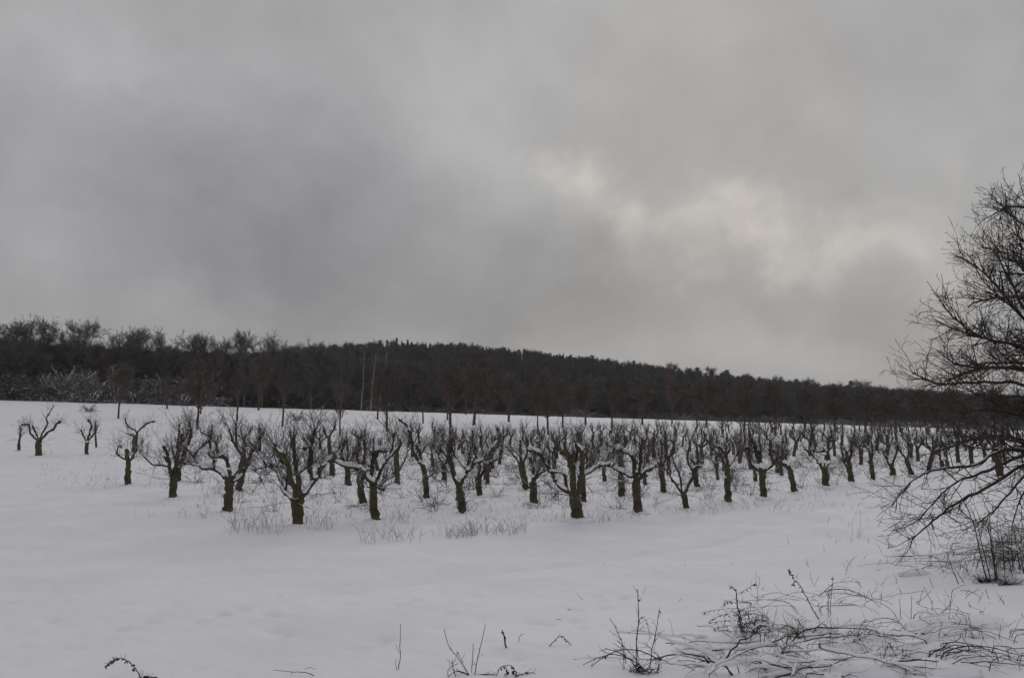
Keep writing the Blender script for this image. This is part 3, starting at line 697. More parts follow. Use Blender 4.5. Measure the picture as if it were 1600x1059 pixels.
for i in range(-10, 75):
    for j in range(0, 34):
        p = O_ + A_ * i * 1.02 + B_ * j * .98 + rng.normal(0, .25, 2)
        X, Y = p
        if Y < 31 or Y > 150: continue
        px = 800 + F * X / Y
        if px < 420 or px > 1660: continue
        gz = float(ground(X, Y)); py = HOR + F * (CZ - gz) / Y
        lim = np.interp(px, [420, 640, 800, 1000, 1200, 1650], [46, 62, 80, 96, 112, 125])
        if Y > lim: continue
        if px < 640 and rng.random() < .45: continue
        if rng.random() < .22: continue
        if abs(px - 797) < 13 - (Y - 40) * .05 and py > 700: continue
        if min(np.hypot(*(np.array(t) - p)) for t in taken) < 1.7: continue
        taken.append(p)
        cand.append((Y, X, gz, px))
cand.sort()
NFAR = 300 - len(MIDS) - 42
print('far trees', len(cand))
usedB = set()
def far_label(px, Y):
    if px < 640: return 'small fruit tree of the sparse far rows in the left half of the orchard'
    if px < 1000: return 'small snow-dusted fruit tree crowded in the far rows in the middle of the orchard'
    if px < 1400: return 'small snow-dusted fruit tree crowded in the far rows in the right half of the orchard'
    return 'small fruit tree of the far rows half hidden by the twigs of the big bush'
for k, (Y, X, gz, px) in enumerate(cand[:NFAR]):
    place(protoB[k % 16], usedB, (X, Y, gz), rng.uniform(0, 6.28), rng.uniform(.66, 1.05), far_label(px, Y),
          G_OR + ', far rows' )

# instancing helper for uncountable masses (one object each)
def scatter(name, pts, rots, scales, meshes, idx, label, cat, frame=None):
    me = bpy.data.meshes.new(name + '_points'); me.vertices.add(len(pts)); me.vertices.foreach_set('co', np.asarray(pts, np.float32).ravel())
    for nm, ty, dat in (('rz', 'FLOAT', rots), ('sc', 'FLOAT', scales), ('ix', 'INT', idx)):
        a = me.attributes.new(nm, ty, 'POINT'); a.data.foreach_set('value', np.asarray(dat, np.float32 if ty == 'FLOAT' else np.int32))
    o = link(name, me); tag(o, label, cat, None, 'stuff')
    ng = bpy.data.node_groups.new(name, 'GeometryNodeTree')
    ng.interface.new_socket('Geometry', in_out='INPUT', socket_type='NodeSocketGeometry'); ng.interface.new_socket('Geometry', in_out='OUTPUT', socket_type='NodeSocketGeometry')
    gi = ng.nodes.new('NodeGroupInput'); go = ng.nodes.new('NodeGroupOutput')
    col = bpy.data.collections.new(name + '_shapes')
    for k, m in enumerate(meshes): col.objects.link(bpy.data.objects.new('%s_shape_%02d' % (name, k), m))
    ci = ng.nodes.new('GeometryNodeCollectionInfo'); ci.inputs['Collection'].default_value = col
    ci.inputs['Separate Children'].default_value = True; ci.inputs['Reset Children'].default_value = True
    ip = ng.nodes.new('GeometryNodeInstanceOnPoints'); ip.inputs['Pick Instance'].default_value = True
    def attr(nm, ty):
        n = ng.nodes.new('GeometryNodeInputNamedAttribute'); n.data_type = ty; n.inputs[0].default_value = nm; return n.outputs['Attribute']
    cx = ng.nodes.new('ShaderNodeCombineXYZ'); ng.links.new(attr('rz', 'FLOAT'), cx.inputs[2])
    ng.links.new(gi.outputs[0], ip.inputs['Points']); ng.links.new(ci.outputs[0], ip.inputs['Instance'])
    ng.links.new(attr('ix', 'INT'), ip.inputs['Instance Index']); ng.links.new(cx.outputs[0], ip.inputs['Rotation']); ng.links.new(attr('sc', 'FLOAT'), ip.inputs['Scale'])
    ng.links.new(ip.outputs[0], go.inputs[0])
    md = o.modifiers.new('scatter', 'NODES'); md.node_group = ng
    return o
rest = cand[NFAR:]
def joined(protos):
    out = []
    for r in protos:
        vs = []; 
        mb = MB()
        for c in ALLK[r.name]:
            me = c.data; V = np.zeros(len(me.vertices) * 3, np.float32); me.vertices.foreach_get('co', V)
            fs = [tuple(p.vertices) for p in me.polygons]; mis = [p.material_index for p in me.polygons]
            nm = me.materials[0].name
            rem = {'mossy_bark': 3, 'dark_bark': 3}.get(nm)
            Q = np.array([f if len(f) == 4 else (f[0], f[1], f[2], f[2]) for f in fs])
            mb.V.append(V.reshape(-1, 3)); mb.Q.append(Q + mb.n); mb.MI.append(np.full(len(Q), 3) if rem else np.array(mis)); mb.n += len(V) // 3
        out.append(mb.mesh('far_fruit_tree', [m_twigs, m_limb, m_snowcap, m_barkd], False))
    return out
if rest:
    scatter('farthest_fruit_trees', [(x, y, z) for y, x, z, _ in rest], rng.uniform(0, 6.28, len(rest)), rng.uniform(.9, 1.2, len(rest)), joined(protoB[:6]), rng.integers(0, 6, len(rest)),
            'crowd of fruit trees in the farthest rows of the orchard, in front of the wood', 'fruit trees')

# ------------------------------------------------------------------ taller field trees between orchard and wood
def crown_tree(H, spread, clear, n1, n2, n3, tr, mats, vase=.7, segs=7, r2=.02, upl=.08, n4=0, leaves=None, wb=1.0):
    """bare broadleaf tree: trunk mesh and crown mesh"""
    lean = rng.normal(0, .03, 2) * H
    P, R = densify([(0, 0, -.4), (0, 0, 0), (lean[0] * .3, lean[1] * .3, H * clear), (lean[0] * .7, lean[1] * .7, H * .65), (lean[0], lean[1], H * .93)], [tr * 1.2, tr * 1.05, tr * .8, tr * .4, tr * .12], 4, .12)
    mt = MB(); mt.tubes(P, R, 8, 0)
    mc = MB(); t0 = (clear + .25) / 1.4
    K = len(P); i0 = int(K * (.25 + .5 * clear))
    Pp = P[i0:][None]; Rr = R[i0:][None]
    S, D, r, _ = sprout(Pp, Rr, n1, 0, .95, vase, .18, .25)
    hh = (S[:, 2] - H * clear) / (H * (1 - clear))
    Ln = spread * np.sqrt(np.clip(1.0 - (np.clip(hh, 0, 1) - .25) ** 2 / .72, .12, 1)) * rng.uniform(.75, 1.1, len(S))
    P1, R1 = grow(S, D, Ln, segs, .10 * wb, upl, np.minimum(r * .6, tr * .35), np.full(len(S), r2 * .5))
    mc.tubes(P1, R1, 4, 0)
    S, D, r, _ = sprout(P1, R1, n2, .25, 1, .65, .2, .12)
    P2, R2 = grow(S, D, spread * rng.uniform(.22, .5, len(S)), 5, .12 * wb, upl, np.minimum(r * .6, r2), np.full(len(S), r2 * .35)); mc.tubes(P2, R2, 3, 0)
    S, D, r, _ = sprout(P2, R2, n3, .15, 1, .6, .25, .1)
    P3, R3 = grow(S, D, spread * rng.uniform(.10, .24, len(S)), 4, .14 * wb, upl * .5, np.full(len(S), r2 * .45), np.full(len(S), r2 * .28)); mc.tubes(P3, R3, 3, 0)
    if n4:
        S, D, r, _ = sprout(P3, R3, n4, .15, 1, .6, .25, .05)
        P4, R4 = grow(S, D, spread * rng.uniform(.05, .12, len(S)), 3, .14 * wb, 0, np.full(len(S), r2 * .32), np.full(len(S), r2 * .22)); mc.tubes(P4, R4, 3, 0)
    if leaves:
        S, D, r, _ = sprout(P3, R3, leaves, .2, 1, .6, .2, 0); n = len(S)
        a = rng.standard_normal((n, 3)) * .06; b = rng.standard_normal((n, 3)) * .06
        V = np.stack([S, S + a, S + a + b, S + b], 1).reshape(-1, 3); mc.add(V, np.arange(4 * n).reshape(n, 4), 1)
    return mt.mesh('trunk', [mats[0]]), mc.mesh('crown', [mats[1], m_rust], False)
G_FT = 'slender bare trees standing in the field behind the orchard'
m_twf = mat('field_tree_twig', [(.085, .066, .058), (.12, .092, .080)], scale=1, bump=0, snow=.28, snowthr=.82)
ftm = [crown_tree(5.8, 2.7, .34, 17, 9, 7, .135, (m_barkd, m_twf), .75, n4=4, r2=.023) for _ in range(3)] + \
      [crown_tree(5.8, 1.7, .42, 13, 7, 6, .12, (m_barkd, m_twf), .6, n4=4, r2=.023) for _ in range(2)]
ft_leaf = crown_tree(6.5, 2.4, .22, 12, 8, 7, .12, (m_barkd, m_twf), .62, n4=2, leaves=1)
def zmax(me):
    V = np.zeros(len(me.vertices) * 3, np.float32); me.vertices.foreach_get('co', V); return float(np.percentile(V[2::3], 99.7))
def field_tree(px, py, top, kind, lab, hw=None):
    p = hit(px, py, 185)
    H = (py - top) * p[1] / F
    me = ft_leaf if kind == 'leaf' else ftm[kind]
    s = H / zmax(me[1])
    o = thing('field_tree', lab, 'tree', tuple(p), G_FT, rng.uniform(0, 6.28), 1)
    w = s if hw is None else hw * p[1] / F / (2.4 if kind == 'leaf' or kind < 3 else 1.5)
    o.scale = (w, w, s)
    child('trunk', me[0], o); child('crown', me[1], o)
for a in (
 (185, 654, 566, 0, 'slender leaning field tree left of all others, its foot in open snow'),
 (261, 638.5, 585, 3, 'thin field tree close to the wood, just right of the leaning leftmost one', 16),
 (308, 671, 556, 1, 'field tree with a straight dark stem, above the gap right of the upright fruit tree'),
 (313.6, 647, 578, 3, 'thin field tree right behind the straight dark stem'),
 (370.6, 657, 572, 4, 'thin field tree above the front tree with the long low limb'),
 (404, 641, 548, 0, 'field tree with a pale snow-caught crown at the edge of the wood'),
 (441, 666.5, 575, 4, 'very thin straight field tree above the nearest big fruit tree'),
 (526, 645, 590, 3, 'small thin field tree near the wood, left of the white birches'),
 (531, 680, 598, 3, 'crooked slim field tree below and left of the white birches'),
 (590, 655, 588, 4, 'thin field tree just below the middle birch', 18),
 (604.5, 674, 560, 0, 'field tree in front of the right-hand birch, with snow dots on its stem', 34),
 (661, 661, 590, 4, 'thin field tree right of the birches, alone in the gap'),
 (699, 656, 580, 3, 'thin field tree close behind the broad brown-crowned one left of centre'),
 (703.7, 679, 556, 1, 'broad brown-crowned field tree with a forked snowy middle, left of centre', 42),
 (728, 648, 575, 3, 'thin field tree between the two broad brown crowns'),
 (741, 664, 548, 2, 'broad dark-crowned field tree, tallest of the field, left of the open lane', 44),
 (795, 659, 580, 1, 'low-branched brown field tree at the head of the open lane', 34),
 (839.5, 691, 588, 4, 'upright narrow field tree with snow stuck along its stem, right of the lane', 16),
 (856, 679, 582, 2, 'brown field tree right behind the upright narrow one', 34),
 (879, 668, 590, 0, 'field tree with flat snowy side branches, just left of the dotted dark stem', 30),
 (955, 677, 596, 4, 'thick dark stem dotted with snow knobs rising above the orchard in the centre', 20),
 (915, 664, 585, 1, 'bare field tree halfway between the two snow-dotted stems', 30),
 (1004, 664, 590, 0, 'bare field tree right of the snow-knobbed stem', 32),
 (1050, 662, 578, 'leaf', 'field tree still holding rust-brown leaves in its upper crown'),
 (1089, 670, 590, 3, 'thin field tree right below the rust-leaved one'),
 (1104, 668, 584, 1, 'brown twiggy field tree, second to the right of the rust-leaved one', 32),
 (1128, 667, 600, 3, 'thin field tree over the tall collared trunk'),
 (1163, 673, 592, 2, 'wide brown field tree left of the bird-nest fruit tree', 36),
 (1212, 672, 598, 0, 'wide brown field tree above the elbowed leaning fruit tree', 36),
 (1258, 674, 600, 1, 'wide brown field tree above the gap before the heart-shaped fork', 36),
 (1305, 675, 604, 2, 'wide brown field tree above the smooth curved fruit tree', 38),
 (1352, 676, 606, 0, 'wide brown field tree above the narrow fruit tree with stiff shoots', 38),
 (1400, 677, 608, 1, 'wide brown field tree above the short V-forked fruit tree', 38),
 (1448, 677, 608, 2, 'wide brown field tree just left of the big bush', 38),
 (1500, 678, 606, 0, 'wide brown field tree veiled by the outer twigs of the big bush', 40),
 (1555, 678, 604, 1, 'wide brown field tree deep behind the big bush', 42)):
    field_tree(*a)

# ------------------------------------------------------------------ birches
def birch(pts, lab):
    Y = 168; b = at(*pts[0], Y); gz = float(ground(b[0], Y)); root = thing('birch_tree', lab, 'tree', (b[0], Y, gz), 'white birches at the edge of the wood')
    q = [at(x, y, Y) - np.array([b[0], Y, gz]) for x, y in pts]; q.insert(0, np.array([q[0][0], 0, -.3]))
    n = len(q); P, R = densify(q, np.linspace(.13, .05, n), 4, .05)
    mb = MB(); mb.tubes(P, R, 8, 0); child('trunk', mb.mesh('trunk', [m_birch]), root)
    S, D, r, _ = sprout(P[None][:, len(P) // 3:], R[None][:, len(P) // 3:], 26, 0, 1, .6, .2, .3)
    P1, R1 = grow(S, D, rng.uniform(1, 2.6, len(S)), 6, .1, -.03, r * .4, np.full(len(S), .012)); mb = MB(); mb.tubes(P1, R1, 3, 0)
    S, D, r, _ = sprout(P1, R1, 8, .2, 1, .6, .2, -.1); P2, R2 = grow(S, D, rng.uniform(.3, 1, len(S)), 4, .1, -.12, np.full(len(S), .012), np.full(len(S), .008)); mb.tubes(P2, R2, 3, 0)
    child('crown', mb.mesh('crown', [m_wood_a], False), root)
birch([(565, 627), (567, 608), (568, 585), (569.3, 549)], 'leftmost white birch trunk at the edge of the wood, with a bent foot')
birch([(580, 620), (582, 600), (585, 575), (587.7, 552)], 'middle and faintest of the three white birch trunks')
birch([(594, 624), (598, 598), (602, 575), (604.7, 549)], 'rightmost white birch trunk, leaning to the right')

# ------------------------------------------------------------------ the wood
dec = [crown_tree(14, 5.0, .24, 34, 9, 7, .24, (m_wtrunk, m_wood_a), .8, 7, .042, .045, 5, wb=.55) for _ in range(4)] + \
      [crown_tree(12, 4.6, .10, 28, 9, 7, .2, (m_wtrunk, m_wood_b), .9, 7, .045, .04, 5, wb=.6) for _ in range(2)]
def conifer(H, w, pine=False):
    mt = MB(); mt.tubes(np.array([(0, 0, -.5), (0, 0, H * .5), (0, 0, H)]), np.array([.22, .13, .02]), 6, 0)
    V = []; 
    lv = int(H * 1.7); 
    for k in range(lv):
        f = k / lv
        z = H * ((.45 if pine else .12) + (.55 if pine else .88) * f)
        if pine: rad = w * (.18 + .9 * math.sin(math.pi * min(1, .15 + f * .83))) * rng.uniform(.5, 1.15)
        else: rad = w * (1 - f) ** .85 * rng.uniform(.8, 1.1) + .04
        n = 7 if not pine else 6
        for j in range(n):
            a = rng.uniform(0, 6.28); L_ = rad * rng.uniform(.65, 1.1); d = np.array([math.cos(a), math.sin(a), 0]); sd_ = np.array([-d[1], d[0], 0])
            m = max(3, int(L_ / .45))
            for q in range(m):
                t = (q + .6) / m; c = d * L_ * t + (0, 0, z - (.32 if not pine else -.1) * L_ * t + .15 * L_ * t * t)
                ww = .30 + .35 * (1 - t)
                for _ in range(2):
                    dirn = d * rng.uniform(.1, .6) + sd_ * rng.uniform(-.8, .8) + np.array([0, 0, rng.uniform(-.5, .15)])
                    x = nrm(dirn) * ww * 1.2; y = np.cross(x, rng.standard_normal(3)); y = nrm(y) * ww * .35
                    V += [c - y, c + x * .5 - y * .6, c + x, c + y]
    V = np.array(V); mc = MB(); mc.add(V, np.arange(len(V)).reshape(-1, 4), 0)
    return mt.mesh('trunk', [m_barkd]), mc.mesh('crown', [m_conif], False)
con = [conifer(17, 2.6) for _ in range(2)] + [conifer(16, 2.8, True) for _ in range(2)]
# left wood: one by one at its edge and along its skyline
G_W = 'bare broadleaf trees of the wood behind the field'
def wood_tree(me, loc, s, w, lab, group, name='bare_tree'):
    o = thing(name, lab, 'tree', loc, group, rng.uniform(0, 6.28)); o.scale = (w, w, s)
    child('trunk', me[0], o); child('crown', me[1], o)
SKY = [(-20, 503, 60), (25, 503, 40), (75, 496, 50), (140, 501, 44), (196, 514, 36), (222, 512, 34), (262, 517, 34), (300, 520, 34), (322, 524, 26), (355, 528, 30), (385, 517, 38), (412, 521, 40), (445, 535, 30), (488, 534, 44), (535, 541, 34), (105, 514, 30)]
SKL = ['rounded bare crown cut by the left edge of the photo, on the skyline', 'broad bare crown on the skyline between the photo edge and the tallest crown',
 'tallest rounded bare crown on the left skyline', 'second tall rounded crown on the left skyline, flat topped', 'ragged crown right after the flat-topped one, left part of a double crown', 'right part of the double crown on the left skyline',
 'loose skyline crown between the double crown and the low gap', 'open skyline crown just left of the low notch', 'low skyline crown in the notch', 'low dense skyline crown before the tall open one',
 'tall open crown above the pale snow-caught field tree', 'rounded open crown where the left wood drops to the hill', 'low crown right after the drop of the skyline', 'broad brown crown left of the birches', 'low crown directly above the birches', 'small crown between the two tall rounded ones']
for (px, ty, hw), lab in zip(SKY, SKL):
    Y = 186; p = at(px, ty, Y); gz = float(ground(p[0], Y)); H = p[2] - gz
    DT = dec[rng.integers(0, 4)]; wood_tree(DT, (p[0], Y, gz), H / zmax(DT[1]), hw * Y / F / 5.2, lab, 'skyline crowns of the left wood')
e_n = 0
X = -150.0
while X < 215:
    ye = float(yedge(np.array(X))) + rng.uniform(3, 8)
    z = float(ground(X, ye)); px = 800 + F * X / ye
    if -60 < px < 1660:
        tall = np.interp(px, [0, 420, 520, 700, 1600], [.72, .70, .66, .64, .58])
        lab = ('dark bare tree in the left edge of the wood, above the snowy shrubs' if px < 560 else 'dark brown bare tree at the edge of the wood behind the field trees' if px < 1000 else 'dark bare tree at the low right edge of the wood')
        wood_tree(dec[rng.integers(0, 6)], (X, ye, z), tall * rng.uniform(.85, 1.12), rng.uniform(.75, 1.1), lab, G_W); e_n += 1
    X += rng.uniform(3.2, 5.2)
# conifers that stand out on the hill's skyline, one by one
CX = [(604, 531), (620, 528), (637, 531), (652, 534), (672, 536), (690, 537), (712, 538), (738, 535), (760, 541), (790, 543), (818, 545), (838, 549), (858, 551), (885, 556), (925, 553), (940, 560), (962, 563),
      (990, 562), (1005, 567), (1030, 566), (1045, 568), (1076, 569), (1090, 572), (1107, 574), (1135, 576), (1167, 578), (1195, 586), (1217, 588), (1244, 590), (1268, 592), (1300, 594), (1330, 593), (1345, 595), (1366, 597), (1400, 604), (1440, 607)]
for k, (px, ty) in enumerate(CX):
    Y = 440.0 if px < 1000 else 400.0 - (px - 1000) * .1
    p = at(px, ty, Y); gz = float(ground(p[0], Y)); H = float(np.clip(p[2] - gz, 13, 27))
    H = float(np.clip(H + rng.normal(-.6 if px < 900 else -2.0, 1.2), 12, 27)); me = con[rng.integers(0, 2)] if px < 900 else (con[2], con[3], dec[0], dec[5])[rng.integers(0, 4)]
    wood_tree(me, (p[0], Y, p[2] - H), H / 16.5, H / 16.5 * (rng.uniform(.9, 1.3) if px < 900 else rng.uniform(1.0, 1.5)),
              ('conifer tip on the highest part of the hill skyline, right of the birches' if px < 760 else 'tree tip on the evenly falling skyline in the middle of the hill' if px < 1000 else 'ragged tree top on the low right skyline of the hill'),
              'trees on the skyline of the hill', 'conifer_tree' if me[1].materials[0] is m_conif else 'bare_tree')
# the mass of the wood
pts = []; idx = []; scs = []
def inner(n, x0, x1, y0, y1, test, iset, s0, s1):
    k = 0
    X = rng.uniform(x0, x1, n); Y = rng.uniform(y0, y1, n)
    ok = test(X, Y) & (np.abs(X) < Y * .72)
    X = X[ok]; Y = Y[ok]; Z = ground(X, Y)
    for a, b, c in zip(X, Y, Z): pts.append((a, b, c)); idx.append(int(rng.choice(iset))); scs.append(rng.uniform(s0, s1))
inner(1500, -260, -20, 176, 245, lambda X, Y: (Y > yedge(X) + 5) & (X < -.14 * Y), [0, 1, 2, 3, 4, 5], .64, .85)
inner(700, -40, 200, 176, 300, lambda X, Y: (Y > yedge(X) + 6) & (Y < yedge(X) + 45) & (X > -.14 * Y), [0, 1, 2, 3, 4, 5, 6, 8], .62, .85)
inner(9000, -300, 330, 215, 460, lambda X, Y: (Y > yedge(X) + 30) & (X > -.32 * Y), [6, 7, 6, 7, 8, 9, 2, 0], .52, .80)
inner(3000, -300, 330, 460, 560, lambda X, Y: (X > -.32 * Y), [6, 7, 8, 9], .45, .6)
def one(pair):
    mb = MB()
    for me, s in zip(pair, (1, 0)):
        V = np.zeros(len(me.vertices) * 3, np.float32); me.vertices.foreach_get('co', V)
        nl = len(me.loops); li = np.zeros(nl, np.int32); me.loops.foreach_get('vertex_index', li)
        Q = li.reshape(-1, 4); mb.V.append(V.reshape(-1, 3)); mb.Q.append(Q + mb.n); mb.MI.append(np.full(len(Q), s)); mb.n += len(V) // 3
    return mb.mesh('wood_shape', [pair[1].materials[0], m_barkd], False)
shapes = [one(p) for p in dec + con]
print('wood', len(pts))
scatter('wood', pts, rng.uniform(0, 6.28, len(pts)), scs, shapes, idx, 'dark mass of the mixed wood covering the hill behind the field', 'wood')

# ------------------------------------------------------------------ snowy shrubs along the wood's edge
def shrub_mesh(w, h, n, m, r=.014, k2=6, k3=4, up=.02):
    a = rng.uniform(0, 6.28, n); el = rng.uniform(.25, 1.35, n)
    D = np.stack([np.cos(a) * np.cos(el), np.sin(a) * np.cos(el), np.sin(el)], 1)
    S = rng.standard_normal((n, 3)) * np.array([w * .18, w * .18, 0]); S[:, 2] = -.05
    Ln = rng.uniform(.7, 1.1, n) * (w * np.cos(el) + h * np.sin(el))
    P1, R1 = grow(S, D, Ln, 8, .12, up - .09, np.full(n, r * 1.6), np.full(n, r * .6)); mb = MB(); mb.tubes(P1, R1, 4, 0)
    S, D, rr, _ = sprout(P1, R1, k2, .2, 1, .7, .25, .1); P2, R2 = grow(S, D, h * rng.uniform(.15, .4, len(S)), 5, .14, -.02, np.full(len(S), r * .7), np.full(len(S), r * .45)); mb.tubes(P2, R2, 3, 0)
    S, D, rr, _ = sprout(P2, R2, k3, .2, 1, .7, .25, 0); P3, R3 = grow(S, D, h * rng.uniform(.06, .18, len(S)), 3, .14, -.02, np.full(len(S), r * .5), np.full(len(S), r * .4)); mb.tubes(P3, R3, 3, 0)
    return mb.mesh('shrub', [m], False)
shm = [shrub_mesh(2.2, 3.6, 30, m_shrub if k < 2 else m_shrub2, .04, 8, 5) for k in range(4)]
usedS = []
for k in range(46):
    px = -20 + k * 14.0 + rng.uniform(-5, 5)
    if px > 640: px = 640 + (k - 46) * 4
    Y = None
    X = (px - 800) / F * 174; ye = float(yedge(np.array(X))) - rng.uniform(-1, 3); X = (px - 800) / F * ye
    big = 1.35 if 75 < px < 165 or 215 < px < 335 else 1.0
    o = link('snowy_shrub', shm[k % 2 if big > 1 else 2 + k % 2], None, (X, ye, float(ground(X, ye))))
    o.rotation_euler = (0, 0, rng.uniform(0, 6.28)); q = rng.uniform(1.0, 1.45) * big * (1.0 if px < 560 else .6); o.scale = (q * 1.1, q * 1.1, q)
    tag(o, 'large pale snow-covered shrub in front of the left wood' if big > 1 else 'low snow-caught shrub along the foot of the wood', 'shrub', 'snow-covered shrubs at the foot of the wood')
for k, px in enumerate((905, 1062, 1100, 1215, 1310, 1395, 1440)):
    ye = float(yedge(np.array((px - 800) / F * 230))); X = (px - 800) / F * ye
    o = link('snowy_shrub', shm[k % 4], None, (X, ye, float(ground(X, ye)))); q = .8; o.scale = (q * 1.6, q, q * .7)
    tag(o, 'flat snow-covered shrub under the low right part of the wood', 'shrub', 'snow-covered shrubs at the foot of the wood')
for k in range(62):
    px = 380 + k * 20 + rng.uniform(-8, 8); X = (px - 800) / F * 185; ye = float(yedge(np.array(X))) - rng.uniform(-2, 5); X = (px - 800) / F * ye
    o = link('edge_bush', shm[2 + k % 2], None, (X, ye, float(ground(X, ye)))); q = rng.uniform(.22, .62)
    o.rotation_euler = (0, 0, rng.uniform(0, 6.28)); o.scale = (q * 1.3, q * 1.3, q)
    tag(o, 'low dark bush on the line where the snow field meets the wood', 'bush', 'bushes along the far edge of the snow field')
# two small bushes on the open field
shs = shrub_mesh(.5, .9, 26, m_btwig, .008, 6, 4)
for (px, py, s, lab) in ((465, 657, 1.7, 'round little bush alone on the open snow above the nearest big tree'), (140, 643, 1.5, 'tiny upright bush on the open snow near the left wood')):
    p = hit(px, py); o = link('small_bush', shs, None, tuple(p)); o.scale = (s * 1.2, s * 1.2, s); tag(o, lab, 'bush')

ugm = [shrub_mesh(.35, .7, 8, m_btwig, .0042, 4, 3) for _ in range(4)]
up = []
while len(up) < 620:
    px, py = rng.uniform(250, 1480), rng.uniform(684, 800)
    if py > np.interp(px, [250, 460, 900, 1130, 1480], [770, 812, 808, 782, 735]): continue
    if py > 740 and rng.random() < .65: continue
    if px < 560 and rng.random() < .5: continue
    up.append(hit(px, py))
scatter('orchard_undergrowth', up, rng.uniform(0, 6.28, len(up)), rng.uniform(.45, 1.15, len(up)), ugm, rng.integers(0, 4, len(up)), 'thin twiggy undergrowth standing in the snow between the rows of fruit trees', 'undergrowth')

# ------------------------------------------------------------------ dry grass and weeds
def grass(name, patches, lab, m, r=.0035, kk=5):
    S = []; Ln = []; 
    for (px0, px1, py0, py1, n, h0, h1) in patches:
        for _ in range(n):
            p = hit(rng.uniform(px0, px1), rng.uniform(py0, py1)); S.append(p - (0, 0, .03)); Ln.append(rng.uniform(h0, h1))
    S = np.array(S); Ln = np.array(Ln); n = len(S)
    D = np.stack([rng.normal(0, .22, n), rng.normal(0, .22, n), np.ones(n)], 1); P, R = grow(S, D, Ln * rng.uniform(.6, 1.1, n), 6, .17, -.05, np.full(n, r), np.full(n, r * .5))
    mb = MB(); mb.tubes(P, R, 3, 0)
    S, D, rr, _ = sprout(P, R, 1, .3, .9, .7, .2, .1); k = rng.random(len(S)) < .6; S = S[k]; D = D[k]
    P2, R2 = grow(S, D, rng.uniform(.05, .22, len(S)), 3, .1, 0, np.full(len(S), r * .7), np.full(len(S), r * .5)); mb.tubes(P2, R2, 3, 0)
    tag(link(name, mb.mesh(name, [m], False)), lab, 'grass', None, 'stuff')
grass('dry_grass', [(360, 442, 822, 836, 75, .3, .85), (470, 520, 815, 830, 40, .3, .8), (595, 662, 834, 848, 46, .15, .5), (675, 745, 836, 843, 40, .15, .45), (700, 748, 832, 840, 40, .2, .6), (735, 822, 826, 838, 85, .2, .62),
                    (555, 590, 840, 852, 14, .2, .6), (876, 884, 806, 812, 6, .2, .45), (915, 955, 808, 818, 26, .15, .5), (1085, 1125, 800, 806, 14, .2, .5), (1100, 1165, 785, 798, 30, .12, .45), (600, 640, 808, 820, 26, .2, .7), (618, 626, 800, 815, 5, .7, 1.2), (960, 1010, 803, 812, 18, .1, .3), (1020, 1075, 798, 808, 14, .1, .3),
                    (1250, 1420, 752, 768, 24, .1, .35), (1330, 1345, 836, 842, 5, .4, .75), (1425, 1470, 800, 812, 12, .1, .3), (1180, 1240, 775, 790, 16, .08, .2)],
      'dry pale grass stalks standing out of the snow along the front of the orchard', m_grass)
grass('withered_weeds', [(1230, 1520, 800, 940, 60, .04, .22), (1400, 1600, 930, 1040, 40, .03, .15), (900, 1200, 880, 1000, 14, .02, .12), (300, 1350, 725, 800, 900, .06, .4), (60, 420, 700, 765, 420, .05, .26), (480, 1400, 685, 745, 1500, .08, .55), (280, 1000, 800, 815, 160, .05, .2), (130, 190, 745, 765, 24, .1, .4), (300, 345, 745, 775, 30, .15, .55), (200, 460, 775, 812, 60, .05, .16), (1250, 1400, 715, 745, 260, .15, .6), (1160, 1300, 700, 740, 140, .1, .5), (65, 82, 706, 712, 12, .1, .4), (130, 160, 706, 714, 12, .08, .3), (420, 620, 720, 790, 110, .1, .5)],
      'thin withered weeds and saplings poking through the snow between the fruit trees', m_stem, .0042)

